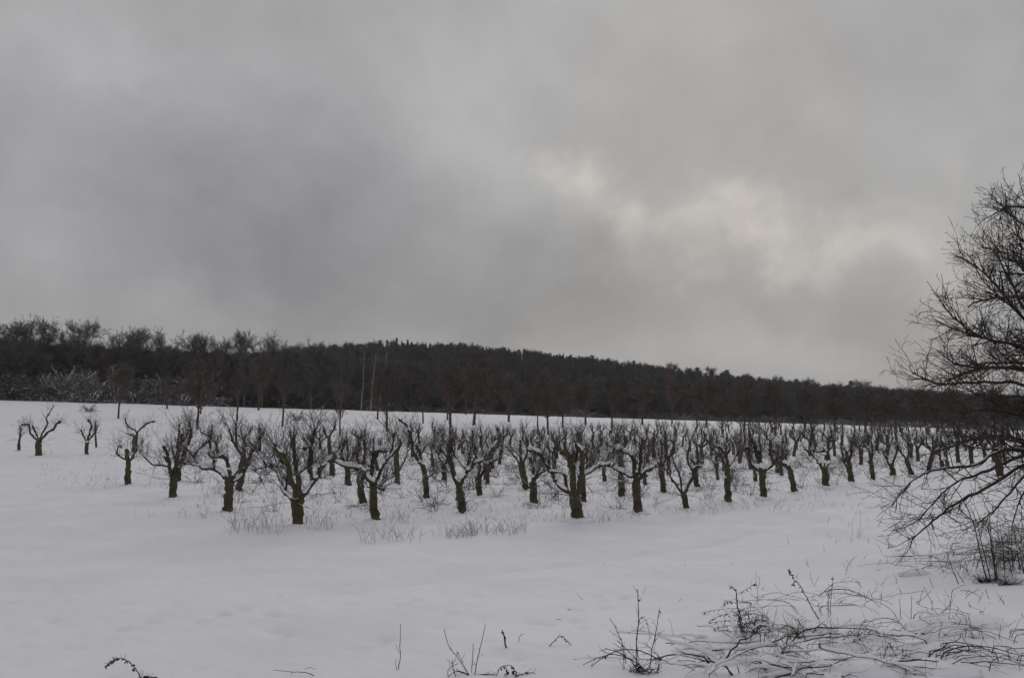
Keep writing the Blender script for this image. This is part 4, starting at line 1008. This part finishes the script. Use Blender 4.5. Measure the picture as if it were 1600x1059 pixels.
# ------------------------------------------------------------------ the big bush-like tree on the right
def big_bush():
    Y0 = 13.0; bx = 1668; gX = (bx - 800) / F * Y0; gz = float(ground(gX, Y0)); root = thing('thorn_tree', 'large dense bare thorny tree filling the right edge, its branches arching down over the snow', 'tree', (gX, Y0, gz))
    o = np.array([gX, Y0, gz]); W = lambda x, y, dy=0: at(x, y, Y0 + dy) - o
    P, R = densify([(0, 0, -.3), (0, 0, 0), W(1660, 760), W(1655, 640), W(1668, 520, .2), W(1672, 420, .2), W(1680, 330)], [.17, .15, .13, .11, .08, .05, .02], 4, .1)
    mb = MB(); mb.tubes(P, R, 10, 0); child('trunk', mb.mesh('trunk', [m_bark]), root)
    LB = [
     (.03, .006, (1672, 380), (1640, 335), (1600, 325), (1575, 323), (1560, 331), (1534, 342)),
     (.022, .005, (1660, 400), (1620, 365), (1590, 345), (1568, 324), (1545, 301)),
     (.035, .007, (1662, 520), (1635, 470), (1600, 463), (1560, 465), (1520, 474), (1495, 500)),
     (.03, .005, (1655, 560), (1600, 500), (1560, 450), (1535, 425), (1500, 402), (1476, 400)),
     (.028, .005, (1655, 560), (1600, 480), (1580, 440), (1560, 400), (1557, 345)),
     (.03, .005, (1655, 580), (1600, 545), (1545, 530), (1508, 520), (1467, 503), (1440, 488)),
     (.028, .005, (1655, 570), (1590, 540), (1540, 530), (1500, 505), (1475, 478), (1447, 431)),
     (.026, .005, (1655, 600), (1600, 578), (1540, 575), (1500, 570), (1470, 552), (1450, 538)),
     (.032, .006, (1655, 620), (1600, 578), (1570, 573), (1530, 577), (1490, 590), (1462, 604), (1440, 603)),
     (.03, .006, (1655, 640), (1600, 601), (1550, 597), (1500, 598), (1460, 598), (1432, 585), (1407, 578)),
     (.022, .004, (1655, 590), (1620, 520), (1570, 470), (1530, 430), (1501, 352)),
     (.022, .004, (1662, 520), (1610, 440), (1580, 400), (1540, 388), (1512, 375)),
     (.036, .007, (1655, 690), (1610, 704), (1575, 702), (1552, 710), (1520, 727), (1480, 731), (1450, 737), (1428, 750), (1408, 770), (1393, 793)),
     (.030, .006, (1655, 700), (1600, 712), (1545, 735), (1505, 748), (1478, 765), (1455, 790), (1436, 812)),
     (.030, .006, (1655, 705), (1600, 725), (1540, 762), (1491, 788), (1468, 805), (1450, 820), (1428, 839), (1421, 842)),
     (.026, .005, (1655, 680), (1600, 690), (1545, 682), (1510, 688), (1480, 700), (1440, 712)),
     (.026, .005, (1655, 660), (1600, 650), (1545, 640), (1500, 645), (1460, 640)),
     (.022, .005, (1655, 720), (1600, 745), (1560, 790), (1535, 812), (1520, 830)),
     (.022, .005, (1655, 720), (1620, 735), (1590, 790), (1580, 830)),
     (.024, .006, (1655, 685), (1620, 690), (1580, 700), (1530, 700), (1500, 690), (1492, 683)),
     (.02, .004, (1655, 730), (1630, 760), (1610, 800), (1600, 850)),
     (.026, .005, (1655, 640), (1600, 620), (1550, 618), (1500, 625), (1455, 628)),
     (.024, .005, (1660, 500), (1600, 420), (1595, 380), (1585, 350)),
    ]
    curves = []
    for k, L_ in enumerate(LB):
        dep = rng.uniform(-1.3, .9); pts = L_[2:]; n = len(pts)
        q = [W(x, y, dep * (i / (n - 1)) ** .8) for i, (x, y) in enumerate(pts)]
        P, R = densify(q, np.linspace(L_[0], L_[1], n), 4, .35); cut = int(len(P) * (.88 if k < 12 else 1.0)); curves.append((P[:cut], R[:cut]))
    for k in range(27):                                     # more limbs filling the crown
        t = rng.uniform(.25, .95); h = 690 - 310 * t * 1.0 if k % 3 else rng.uniform(560, 720)
        a = rng.uniform(math.pi * .55, math.pi * 1.75); Ln = rng.uniform(1.0, 2.0) * (1 - .65 * max(0, (600 - h) / 300))
        S = W(1662, h)[None]; D = np.array([[math.cos(a), math.sin(a) * .8, rng.uniform(-.05, .7)]])
        P, R = grow(S, D, np.array([Ln]), 14, .12, -.01, np.array([.026]), np.array([.005])); curves.append((P[0], R[0]))
    for i, (P, R) in enumerate(curves):
        mb = MB(); mb.tubes(P, R, 6, 0)
        br = child('branch', mb.mesh('branch', [m_limb]), root)
        if i < len(LB):
            ms = MB(); snow_on(ms, P, R * (.6 if i not in (12, 19) else .85), 0, .8, .7 if i in (12, 19) else .42 if i in (2, 13) else .22); me = ms.mesh('snow_cover', [m_snowcap])
            if me: child('snow_cover', me, br)
    mb = MB()
    for (P, R) in curves:
        ln = np.linalg.norm(np.diff(P, axis=0), axis=1).sum()
        S, D, r, _ = sprout(P[None], R[None], int(9 + ln * 7), .10, .97, .75, .22, .22)
        P1, R1 = grow(S, D, rng.uniform(.2, .7, len(S)), 8, .12, .03, np.minimum(r * .6, .0105), np.full(len(S), .0042)); mb.tubes(P1, R1, 3, 0)
        S, D, r, _ = sprout(P1, R1, 3, .15, .97, .8, .2, .05)
        P2, R2 = grow(S, D, rng.uniform(.12, .42, len(S)), 5, .10, .01, np.minimum(r * .65, .006), np.full(len(S), .003)); mb.tubes(P2, R2, 3, 0)
        S, D, r, _ = sprout(P2, R2, 2, .15, .97, .9, .2, 0)
        P3, R3 = grow(S, D, rng.uniform(.03, .13, len(S)), 3, .10, 0, np.full(len(S), .0032), np.full(len(S), .0022)); mb.tubes(P3, R3, 3, 0)
    child('twigs', mb.mesh('twigs', [m_btwig], False), root)
big_bush()

# ------------------------------------------------------------------ foreground plants; canes traced where they stand
def canes(name, lab, cat, base, items, m=None, group=None, snow=0.0, side=0, sl=(.04, .16), depth=.5, leaves=0, Y=None, fine=.0016):
    """base: pixel where the plant leaves the snow; items: [r_mm, dy_end, (px,py)...]"""
    b = hit(*base); 
    if Y: b = at(base[0], base[1], Y); b[2] = float(ground(b[0], b[1]))
    root = thing(name, lab, cat, tuple(b), group)
    m = m or m_stem
    curves = []
    for it in items:
        r, dy, pts = it[0] * .00135, it[1], it[2:]
        n = len(pts)
        q = [at(x, y, b[1] + dy * i / (n - 1)) - b for i, (x, y) in enumerate(pts)]
        P, R = densify(q, np.linspace(r, r * .55, n), 5, .5)
        curves.append((P, R)); mb = MB(); mb.tubes(P, R, 6, 0, cap=True)
        c = child('cane' if cat in ('bramble', 'brushwood') else 'stem', mb.mesh('cane', [m]), root)
        if snow:
            ms = MB(); snow_on(ms, P, R * 1.5, 0, 1.0, snow); me = ms.mesh('snow_cover', [m_snowcap])
            if me: child('snow_cover', me, c)
    if side:
        mb = MB()
        for (P, R) in curves:
            S, D, r, _ = sprout(P[None], R[None], side, .1, .97, .8, .3, .1)
            P1, R1 = grow(S, D, rng.uniform(*sl, len(S)), 5, .12, 0, np.maximum(r * .5, fine), np.full(len(S), fine * .8)); mb.tubes(P1, R1, 3, 0)
        child('side_twigs', mb.mesh('side_twigs', [m], False), root)
    if leaves:
        mb = MB()
        for (P, R) in curves:
            S, D, r, _ = sprout(P[None], R[None], leaves, .25, 1, 1.2, .3, -.9)
            for s_, d_ in zip(S, D):
                L_ = rng.uniform(.014, .034); w_ = nrm(np.cross(d_, rng.standard_normal(3))) * L_ * .28; u_ = nrm(np.cross(d_, w_)) * L_ * .12
                e = s_ + d_ * L_
                V = np.array([s_, s_ + d_ * L_ * .5 + w_ + u_, e, s_ + d_ * L_ * .5 - w_ + u_, s_ + d_ * L_ * .5 - u_]); mb.add(V, np.array([[0, 1, 4, 4], [1, 2, 4, 4], [2, 3, 4, 4], [3, 0, 4, 4]]), 0)
        child('withered_leaves', mb.mesh('withered_leaves', [m_leaf], False), root)
    return root
# drooping seed head, lower left
canes('goldenrod_stalk', 'dark seed head drooping to the left at the bottom edge, lower left', 'dead plant', (222, 1066),
      [(3.2, .1, (222, 1066), (217, 1052), (208, 1040), (198, 1031), (186, 1028), (174, 1032), (165, 1040)), (1.6, 0, (215, 1058), (228, 1056), (241, 1057))], leaves=46, side=10, sl=(.02, .05))
canes('fallen_twig', 'thin forked twig lying on the snow at the bottom edge, left of centre', 'twig', (492, 1056),
      [(2.4, -.1, (492, 1056), (478, 1050), (455, 1049), (427, 1046)), (1.4, 0, (476, 1045), (484, 1042), (494, 1045)), (1.3, .05, (455, 1049), (457, 1056))])
canes('single_stalk', 'lone thin upright stalk in the snow, left of the dark bundle at the bottom', 'dead plant', (621, 1046),
      [(2.6, 0, (621, 1048), (625, 1030), (625, 1005), (626, 974)), (1.4, .02, (624, 1020), (620, 1010), (617, 1006)), (1.6, 0, (620, 1046), (618, 1034), (620, 1028))])
canes('spread_twigs', 'two long bare twigs spreading in a V from low stems at the bottom edge', 'dead plant', (736, 1056),
      [(2.8, .15, (735, 1058), (720, 1032), (702, 1010), (694, 982)), (2.8, .1, (741, 1056), (746, 1030), (752, 1005), (758, 977)), (1.8, 0, (737, 1050), (738, 1030), (740, 1003)),
       (3, 0, (734, 1054), (715, 1048), (700, 1056)), (2, 0, (700, 1056), (700, 1046), (706, 1040)), (3, 0, (745, 1054), (762, 1053), (776, 1054)), (1.6, .1, (724, 1035), (718, 1024), (716, 1018)), (3, -.05, (712, 1056), (708, 1044), (706, 1030)), (2.2, 0, (736, 1056), (722, 1050), (712, 1048))], side=5, sl=(.02, .08))
canes('looped_stem', 'small looped stem with a dark knot, right beside the V of twigs', 'dead plant', (776, 1056),
      [(2.4, 0, (776, 1056), (780, 1044), (790, 1039), (801, 1041), (808, 1056)), (2.6, .05, (808, 1056), (820, 1051), (834, 1050)), (1.8, 0, (790, 1040), (792, 1048), (791, 1056)), (1.6, 0, (801, 1042), (803, 1050), (806, 1058))], leaves=8, side=4, sl=(.02, .06))
canes('withered_leaf_stalk', 'short dark withered leaf hanging on its own little stalk in the snow', 'dead plant', (791, 1012),
      [(6, 0, (791, 1012), (789, 1002), (787, 990), (784, 984))], leaves=10)
canes('arched_twig', 'small arched twig forming a tent shape on the snow right of bottom centre', 'twig', (856, 1012),
      [(3, 0, (856, 1012), (866, 1001), (877, 993), (886, 1001), (893, 1009))], leaves=9, side=4, sl=(.02, .05))
for (pts, lab) in (([(885, 953), (890, 951), (893, 952)], 'tiny curled twig tip above the tent-shaped twig'), ([(868, 967), (874, 967), (878, 969)], 'tiny flat twig tip between the curled one and the tent-shaped twig'),
                   ([(810, 1004), (813, 992), (819, 990)], 'little hooked stem between the withered leaf and the tent-shaped twig'), ([(578, 1030), (580, 1035), (583, 1040)], 'faint stub of a stem left of the lone upright stalk'),
                   ([(940, 918), (945, 918), (950, 918)], 'short dark twig tip alone in the middle of the snow')):
    canes('twig_tip', lab, 'twig', pts[0], [(2.2, 0) + tuple(pts)])
canes('bramble_clump', 'bramble with two tall straight stems and low arches, bottom edge right of centre', 'bramble', (998, 1052),
      [(3.4, .1, (994, 1042), (994, 1010), (996, 985), (998, 960), (996, 920)), (3, .1, (1014, 1046), (1019, 1015), (1026, 980), (1030, 952)), (2.6, 0, (978, 1036), (973, 1008), (966, 988), (952, 965)), 
       (3, -.1, (1000, 1056), (985, 1030), (960, 1022), (935, 1027), (911, 1038)), (3.6, -.1, (1032, 1030), (1005, 1018), (978, 1014), (950, 1022), (924, 1040)), (2, .1, (994, 1000), (1000, 966), (1010, 970), (1016, 998)),
       (3, 0, (998, 1060), (1000, 1040), (985, 1020), (964, 1000)), (3.4, 0, (1022, 1056), (1005, 1044), (990, 1032), (965, 1018), (945, 1012)), (3, .05, (1026, 1056), (1030, 1036), (1034, 1025)),
       (2, 0, (975, 1045), (974, 1025), (972, 1015)), (5, 0, (1000, 1056), (998, 1046), (996, 1038)), (2, .1, (1034, 1030), (1020, 1015), (1005, 1002))], m=m_cane, side=6, sl=(.03, .12), leaves=2)
canes('rusty_cane', 'short orange-red cane in the middle of the bramble with two tall stems', 'bramble', (997, 1032), [(4, 0, (998, 1034), (996, 1020), (995, 1006))], m=m_rustcane)
canes('leaning_cane', 'long thin cane lying flat on the snow from the bramble towards the brushwood', 'bramble', (1034, 1028),
      [(2.6, .2, (1034, 1031), (1050, 1034), (1072, 1030), (1090, 1026)), (4.5, .1, (1072, 1036), (1090, 1030), (1110, 1028), (1124, 1027)), (2.6, .3, (1040, 1004), (1060, 1005), (1090, 1001), (1120, 1003), (1160, 1004)), (2, .1, (1043, 996), (1055, 1004), (1047, 1008)), (1.6, .1, (1104, 1003), (1112, 1010), (1120, 1018))], m=m_cane)
canes('thistle_stalk', 'dark spiky dead stalk with many level side twigs, standing upright in the brushwood', 'dead plant', (1157, 985),
      [(6, 0, (1158, 992), (1156, 965), (1152, 945), (1150, 920)), (2.4, .1, (1156, 962), (1130, 960), (1106, 972)), (2, .1, (1157, 970), (1135, 969), (1108, 973)), (2, .1, (1157, 975), (1130, 978), (1115, 982)), (2, 0, (1152, 942), (1140, 940), (1132, 943)),
       (1.8, 0, (1151, 925), (1146, 918), (1142, 917)), (1.6, .1, (1152, 928), (1166, 920), (1180, 911)), (2, 0, (1157, 962), (1175, 958), (1200, 964)), (2, 0, (1154, 942), (1165, 940), (1175, 942)), (2.2, 0, (1157, 985), (1140, 985), (1128, 984)), (2, 0, (1157, 950), (1130, 951), (1095, 957))],
      leaves=8, side=5, sl=(.02, .07))
canes('thin_stalk', 'faint thin upright stalk behind the dark spiky one', 'dead plant', (1183, 942), [(2, 0, (1183, 943), (1184, 925), (1181, 910), (1182, 893)), (1.5, 0, (1184, 920), (1187, 908), (1186, 900))], side=3, sl=(.02, .06))
canes('dock_stalk', 'curled brown dock stalk hung with dark seeds, leaning left over the brushwood', 'dead plant', (1280, 968),
      [(4, 0, (1280, 970), (1268, 948), (1258, 928), (1250, 914), (1243, 907), (1240, 912)), (2, .1, (1242, 908), (1237, 897), (1233, 888))], leaves=16, side=3, sl=(.02, .04))
# the brushwood heap
def heap(lab, base, n, px, py, ln, ang, snow=.35, r=(2.2, 5), name='brushwood_heap', m=None, side=3, arch=.3, hh=(.0, .12), pads=0, flip=.5):
    b = hit(*base); root = thing(name, lab, 'brushwood', tuple(b))
    cs = []
    for k in range(n):
        p = hit(rng.uniform(*px), rng.uniform(*py)); a = rng.normal(*ang) + (math.pi if rng.random() < flip else 0); L_ = rng.uniform(*ln) * rng.uniform(.5, 1)
        K = 12; t = np.linspace(0, 1, K); top = rng.uniform(.15, 1.0) * arch * L_ * .5; pk = rng.uniform(.35, .75)
        zc = np.where(t < pk, np.sin(t / pk * math.pi / 2), np.cos((t - pk) / (1 - pk) * math.pi / 2 * rng.uniform(.3, 1.0)))
        cv = rng.normal(0, .22)
        P = np.stack([np.cos(a + cv * t) * L_ * t, np.sin(a + cv * t) * .8 * L_ * t, zc * top], 1) + p - b
        kink = np.cumsum(rng.standard_normal((K, 3)) * .012 * L_, 0); kink[0] = 0; P = P + kink + np.array([0, 0, rng.uniform(*hh)])
        R = np.linspace(rng.uniform(*r) * .00135, .002, K)
        gz = ground(P[:, 0] + b[0], P[:, 1] + b[1]) - b[2]; P[:, 2] = np.maximum(P[:, 2], gz - .006)
        P[0, 2] = gz[0] - .02
        mb = MB(); mb.tubes(P, R, 5, 0, cap=True); c = child('cane', mb.mesh('cane', [m or m_cane]), root)
        if snow and rng.random() < .7:
            ms = MB(); snow_on(ms, P, R * 2.4, 0, 1.2, snow); me = ms.mesh('snow_cover', [m_snowcap])
            if me: child('snow_cover', me, c)
        cs.append((P, R))
    mb = MB()
    for P, R in cs:
        S, D, r_, _ = sprout(P[None], R[None], side, .1, .95, .8, .3, .15)
        P1, R1 = grow(S, D, rng.uniform(.04, .2, len(S)), 5, .2, 0, np.maximum(r_ * .55, .0014), np.full(len(S), .0012)); mb.tubes(P1, R1, 3, 0)
    child('side_twigs', mb.mesh('side_twigs', [m or m_cane], False), root)
    for k in range(pads):                      # cushions of snow caught on the heap
        p = hit(rng.uniform(*px), rng.uniform(*py)) - b; w = rng.uniform(.06, .20)
        mb = MB(); mb.blob(p + (0, 0, w * .02), (w * 1.5, w * 1.1, w * rng.uniform(.3, .6)), 0, 18, 10, .035)
        child('snow_cushion', mb.mesh('snow_cushion', [m_snowcap]), root)
    return root
heap('broad heap of snow-covered brushwood and brambles lying along the bottom right', (1220, 1030), 64, (1090, 1400), (1004, 1062), (.3, 1.5), (-.2, .55), .7, (2.0, 6), arch=.3, pads=22, side=4, hh=(-.02, .06))
heap('dense knot of dark stems at the foot of the spiky stalk', (1180, 995), 44, (1150, 1205), (980, 1012), (.1, .4), (1.3, .9), .3, (1.5, 3.4), side=4, arch=1.0, pads=6)
for (x, y, w, lab) in ((1255, 992, 18, 'small dark knot of upright twigs left of the middle of the brushwood'), (1335, 1004, 16, 'small dark knot of leafy twigs right of the middle of the brushwood'), (1215, 1040, 26, 'dark star of crossed stems at the bottom edge of the brushwood'), (1390, 1046, 24, 'dark stems poking from the snow at the lower right end of the brushwood')):
    heap(lab, (x, y), 20, (x - w, x + w), (y - 8, y + 8), (.12, .5), (1.2, .9), .3, (2, 4), side=4, arch=.8, pads=2, hh=(-.02, .03))
heap('low snowy branch pile at the right, between the curled dock stalk and the photo edge', (1480, 985), 17, (1425, 1540), (968, 994), (.25, .85), (.1, .5), .8, (2, 4.5), arch=.3, pads=9, hh=(-.02, .04))
heap('forked snowy stems fanning out at the bottom right', (1460, 1030), 15, (1440, 1480), (1018, 1050), (.25, .9), (-.5, .7), .4, (2, 4.5), arch=.4, flip=.15, pads=3)
heap('fine arching dead stems behind the dock stalk', (1310, 940), 22, (1240, 1390), (925, 960), (.35, 1.0), (.1, .6), .2, (1.1, 2.4), arch=.45, pads=0, hh=(-.02, .03))
heap('scattered thin stems on the snow by the right edge', (1570, 1010), 12, (1530, 1600), (985, 1050), (.3, .7), (-.4, .7), .2, (1.6, 3))
canes('long_cane', 'long snow-edged cane curving from the brushwood to the right edge', 'bramble', (1485, 968),
      [(5, .1, (1482, 968), (1500, 965), (1530, 968), (1560, 974), (1600, 985), (1630, 1000)), (2.6, 0, (1482, 968), (1485, 945), (1488, 920)), (2.4, .1, (1466, 962), (1480, 950), (1488, 938))], m=m_cane, snow=.6, side=3)
canes('long_cane', 'long bowed cane springing over the snow mound near the bottom right', 'bramble', (1330, 1012),
      [(4, 0, (1230, 1010), (1270, 1014), (1330, 1012), (1352, 1004), (1375, 1005), (1400, 1020), (1412, 1035)), (3, .1, (1350, 972), (1380, 965), (1402, 970), (1415, 985))], m=m_cane, snow=.4, side=3)
canes('long_cane', 'thick snowy cane arching across the very bottom of the brushwood', 'bramble', (1380, 1056),
      [(6, 0, (1280, 1010), (1320, 1020), (1370, 1030), (1410, 1042), (1445, 1062)), (5, .1, (1315, 1056), (1345, 1050), (1380, 1052), (1420, 1062)), (4, 0, (1113, 1040), (1150, 1024), (1180, 1012), (1220, 1008))], m=m_cane, snow=.7, side=4)
canes('upright_stems', 'two straight dark stems rising from the low branch pile at the right', 'dead plant', (1424, 970), [(2.6, 0, (1422, 975), (1424, 950), (1424, 930)), (2.4, 0, (1406, 972), (1407, 955), (1406, 950)), (2.2, 0, (1412, 985), (1395, 955), (1376, 940), (1376, 928))])
canes('upright_stems', 'group of thin upright stems just right of the dock stalk', 'dead plant', (1300, 960), [(3, 0, (1294, 972), (1294, 945), (1296, 920)), (3, 0, (1298, 972), (1298, 940), (1302, 900)), (2.4, 0, (1285, 970), (1282, 955), (1278, 940))], side=6, sl=(.02, .08), leaves=4)
canes('crossed_stems', 'crossed bare stems on the snow near the right edge, below the thicket', 'twig', (1512, 935), [(2.4, 0, (1502, 942), (1515, 928), (1532, 920)), (2.4, 0, (1500, 922), (1520, 925), (1540, 940), (1552, 952)), (2.6, 0, (1540, 920), (1545, 935), (1552, 950))], side=2)
# thicket under the big tree
canes('thicket_stems', 'bundle of straight slender stems rising from a tussock under the big tree', 'dead plant', (1545, 908),
      [(7, .2, (1543, 910), (1533, 870), (1523, 825), (1510, 790), (1490, 760)), (6, .1, (1549, 908), (1538, 865), (1526, 815)), (7, 0, (1556, 912), (1552, 870), (1545, 830), (1538, 812)), (5, .1, (1560, 912), (1550, 855), (1546, 800)), (4, 0, (1570, 910), (1568, 860), (1562, 815)), (5, 0, (1498, 912), (1485, 880), (1480, 862)), (4, 0, (1506, 910), (1490, 885)), (4, .3, (1557, 915), (1556, 890), (1552, 868))], side=8, sl=(.1, .5))
heap('low tangle of brown bramble stems spreading over the snow under the big tree', (1490, 875), 60, (1430, 1600), (858, 900), (.5, 1.6), (.1, .5), .3, (1.5, 3.6), name='bramble_tangle', m=m_stem, side=6, arch=.25, hh=(.0, .22), pads=5)
heap('dark dense clump of twigs at the right edge below the big tree', (1580, 890), 210, (1550, 1650), (840, 905), (.2, .8), (1.8, 1.0), .3, (1.6, 4), name='twig_clump', m=m_stem, side=8, arch=.7, hh=(.0, .3), pads=16)
b = hit(1575, 915)
def dead_grass_tuft(px, py, lab, n=40, h=.2):
    p = hit(px, py); a = rng.uniform(0, 6.28, n); D = np.stack([np.cos(a) * .7, np.sin(a) * .7, np.ones(n) * .8], 1)
    S = rng.standard_normal((n, 3)) * np.array([.06, .04, 0]) - (0, 0, .02)
    P, R = grow(S, D, rng.uniform(h * .5, h, n), 6, .12, -.12, np.full(n, .003), np.full(n, .0014)); mb = MB(); mb.tubes(P, R, 3, 0)
    o = link('grass_tussock', mb.mesh('grass_tussock', [m_leaf], False), None, tuple(p)); tag(o, lab, 'grass tuft')
dead_grass_tuft(1575, 914, 'dark grass tussock in the snow at the right edge', 90, .22)
dead_grass_tuft(1541, 910, 'dark tussock at the foot of the slender stem bundle', 110, .24)
dead_grass_tuft(1335, 1003, 'dark leafy tuft in the brushwood right of its middle', 70, .18)
dead_grass_tuft(1445, 985, 'dark tuft in the low snowy branch pile', 60, .16)
dead_grass_tuft(1000, 1052, 'dark tuft at the foot of the bramble with two tall stems', 50, .14)

# ------------------------------------------------------------------ the thin winter haze
hz = bpy.data.meshes.new('haze')
x0, x1, y0, y1, z0, z1 = -2700, 2700, -2700, 2700, -75, 62
hv = [(x, y, z) for z in (z0, z1) for (x, y) in ((x0, y0), (x1, y0), (x1, y1), (x0, y1))]
hz.from_pydata(hv, [], [(0, 3, 2, 1), (4, 5, 6, 7), (0, 1, 5, 4), (1, 2, 6, 5), (2, 3, 7, 6), (3, 0, 4, 7)])
hm = bpy.data.materials.new('haze'); hm.use_nodes = True; ht = hm.node_tree; ht.nodes.clear()
ho = ht.nodes.new('ShaderNodeOutputMaterial'); hp = ht.nodes.new('ShaderNodeVolumePrincipled')
hp.inputs['Color'].default_value = (.93, .95, 1, 1); hp.inputs['Density'].default_value = .00016; hp.inputs['Anisotropy'].default_value = .2
ht.links.new(hp.outputs[0], ho.inputs['Volume']); hz.materials.append(hm)
tag(link('haze', hz), 'thin cold winter haze over the orchard and the wooded hill', 'haze', None, 'stuff')
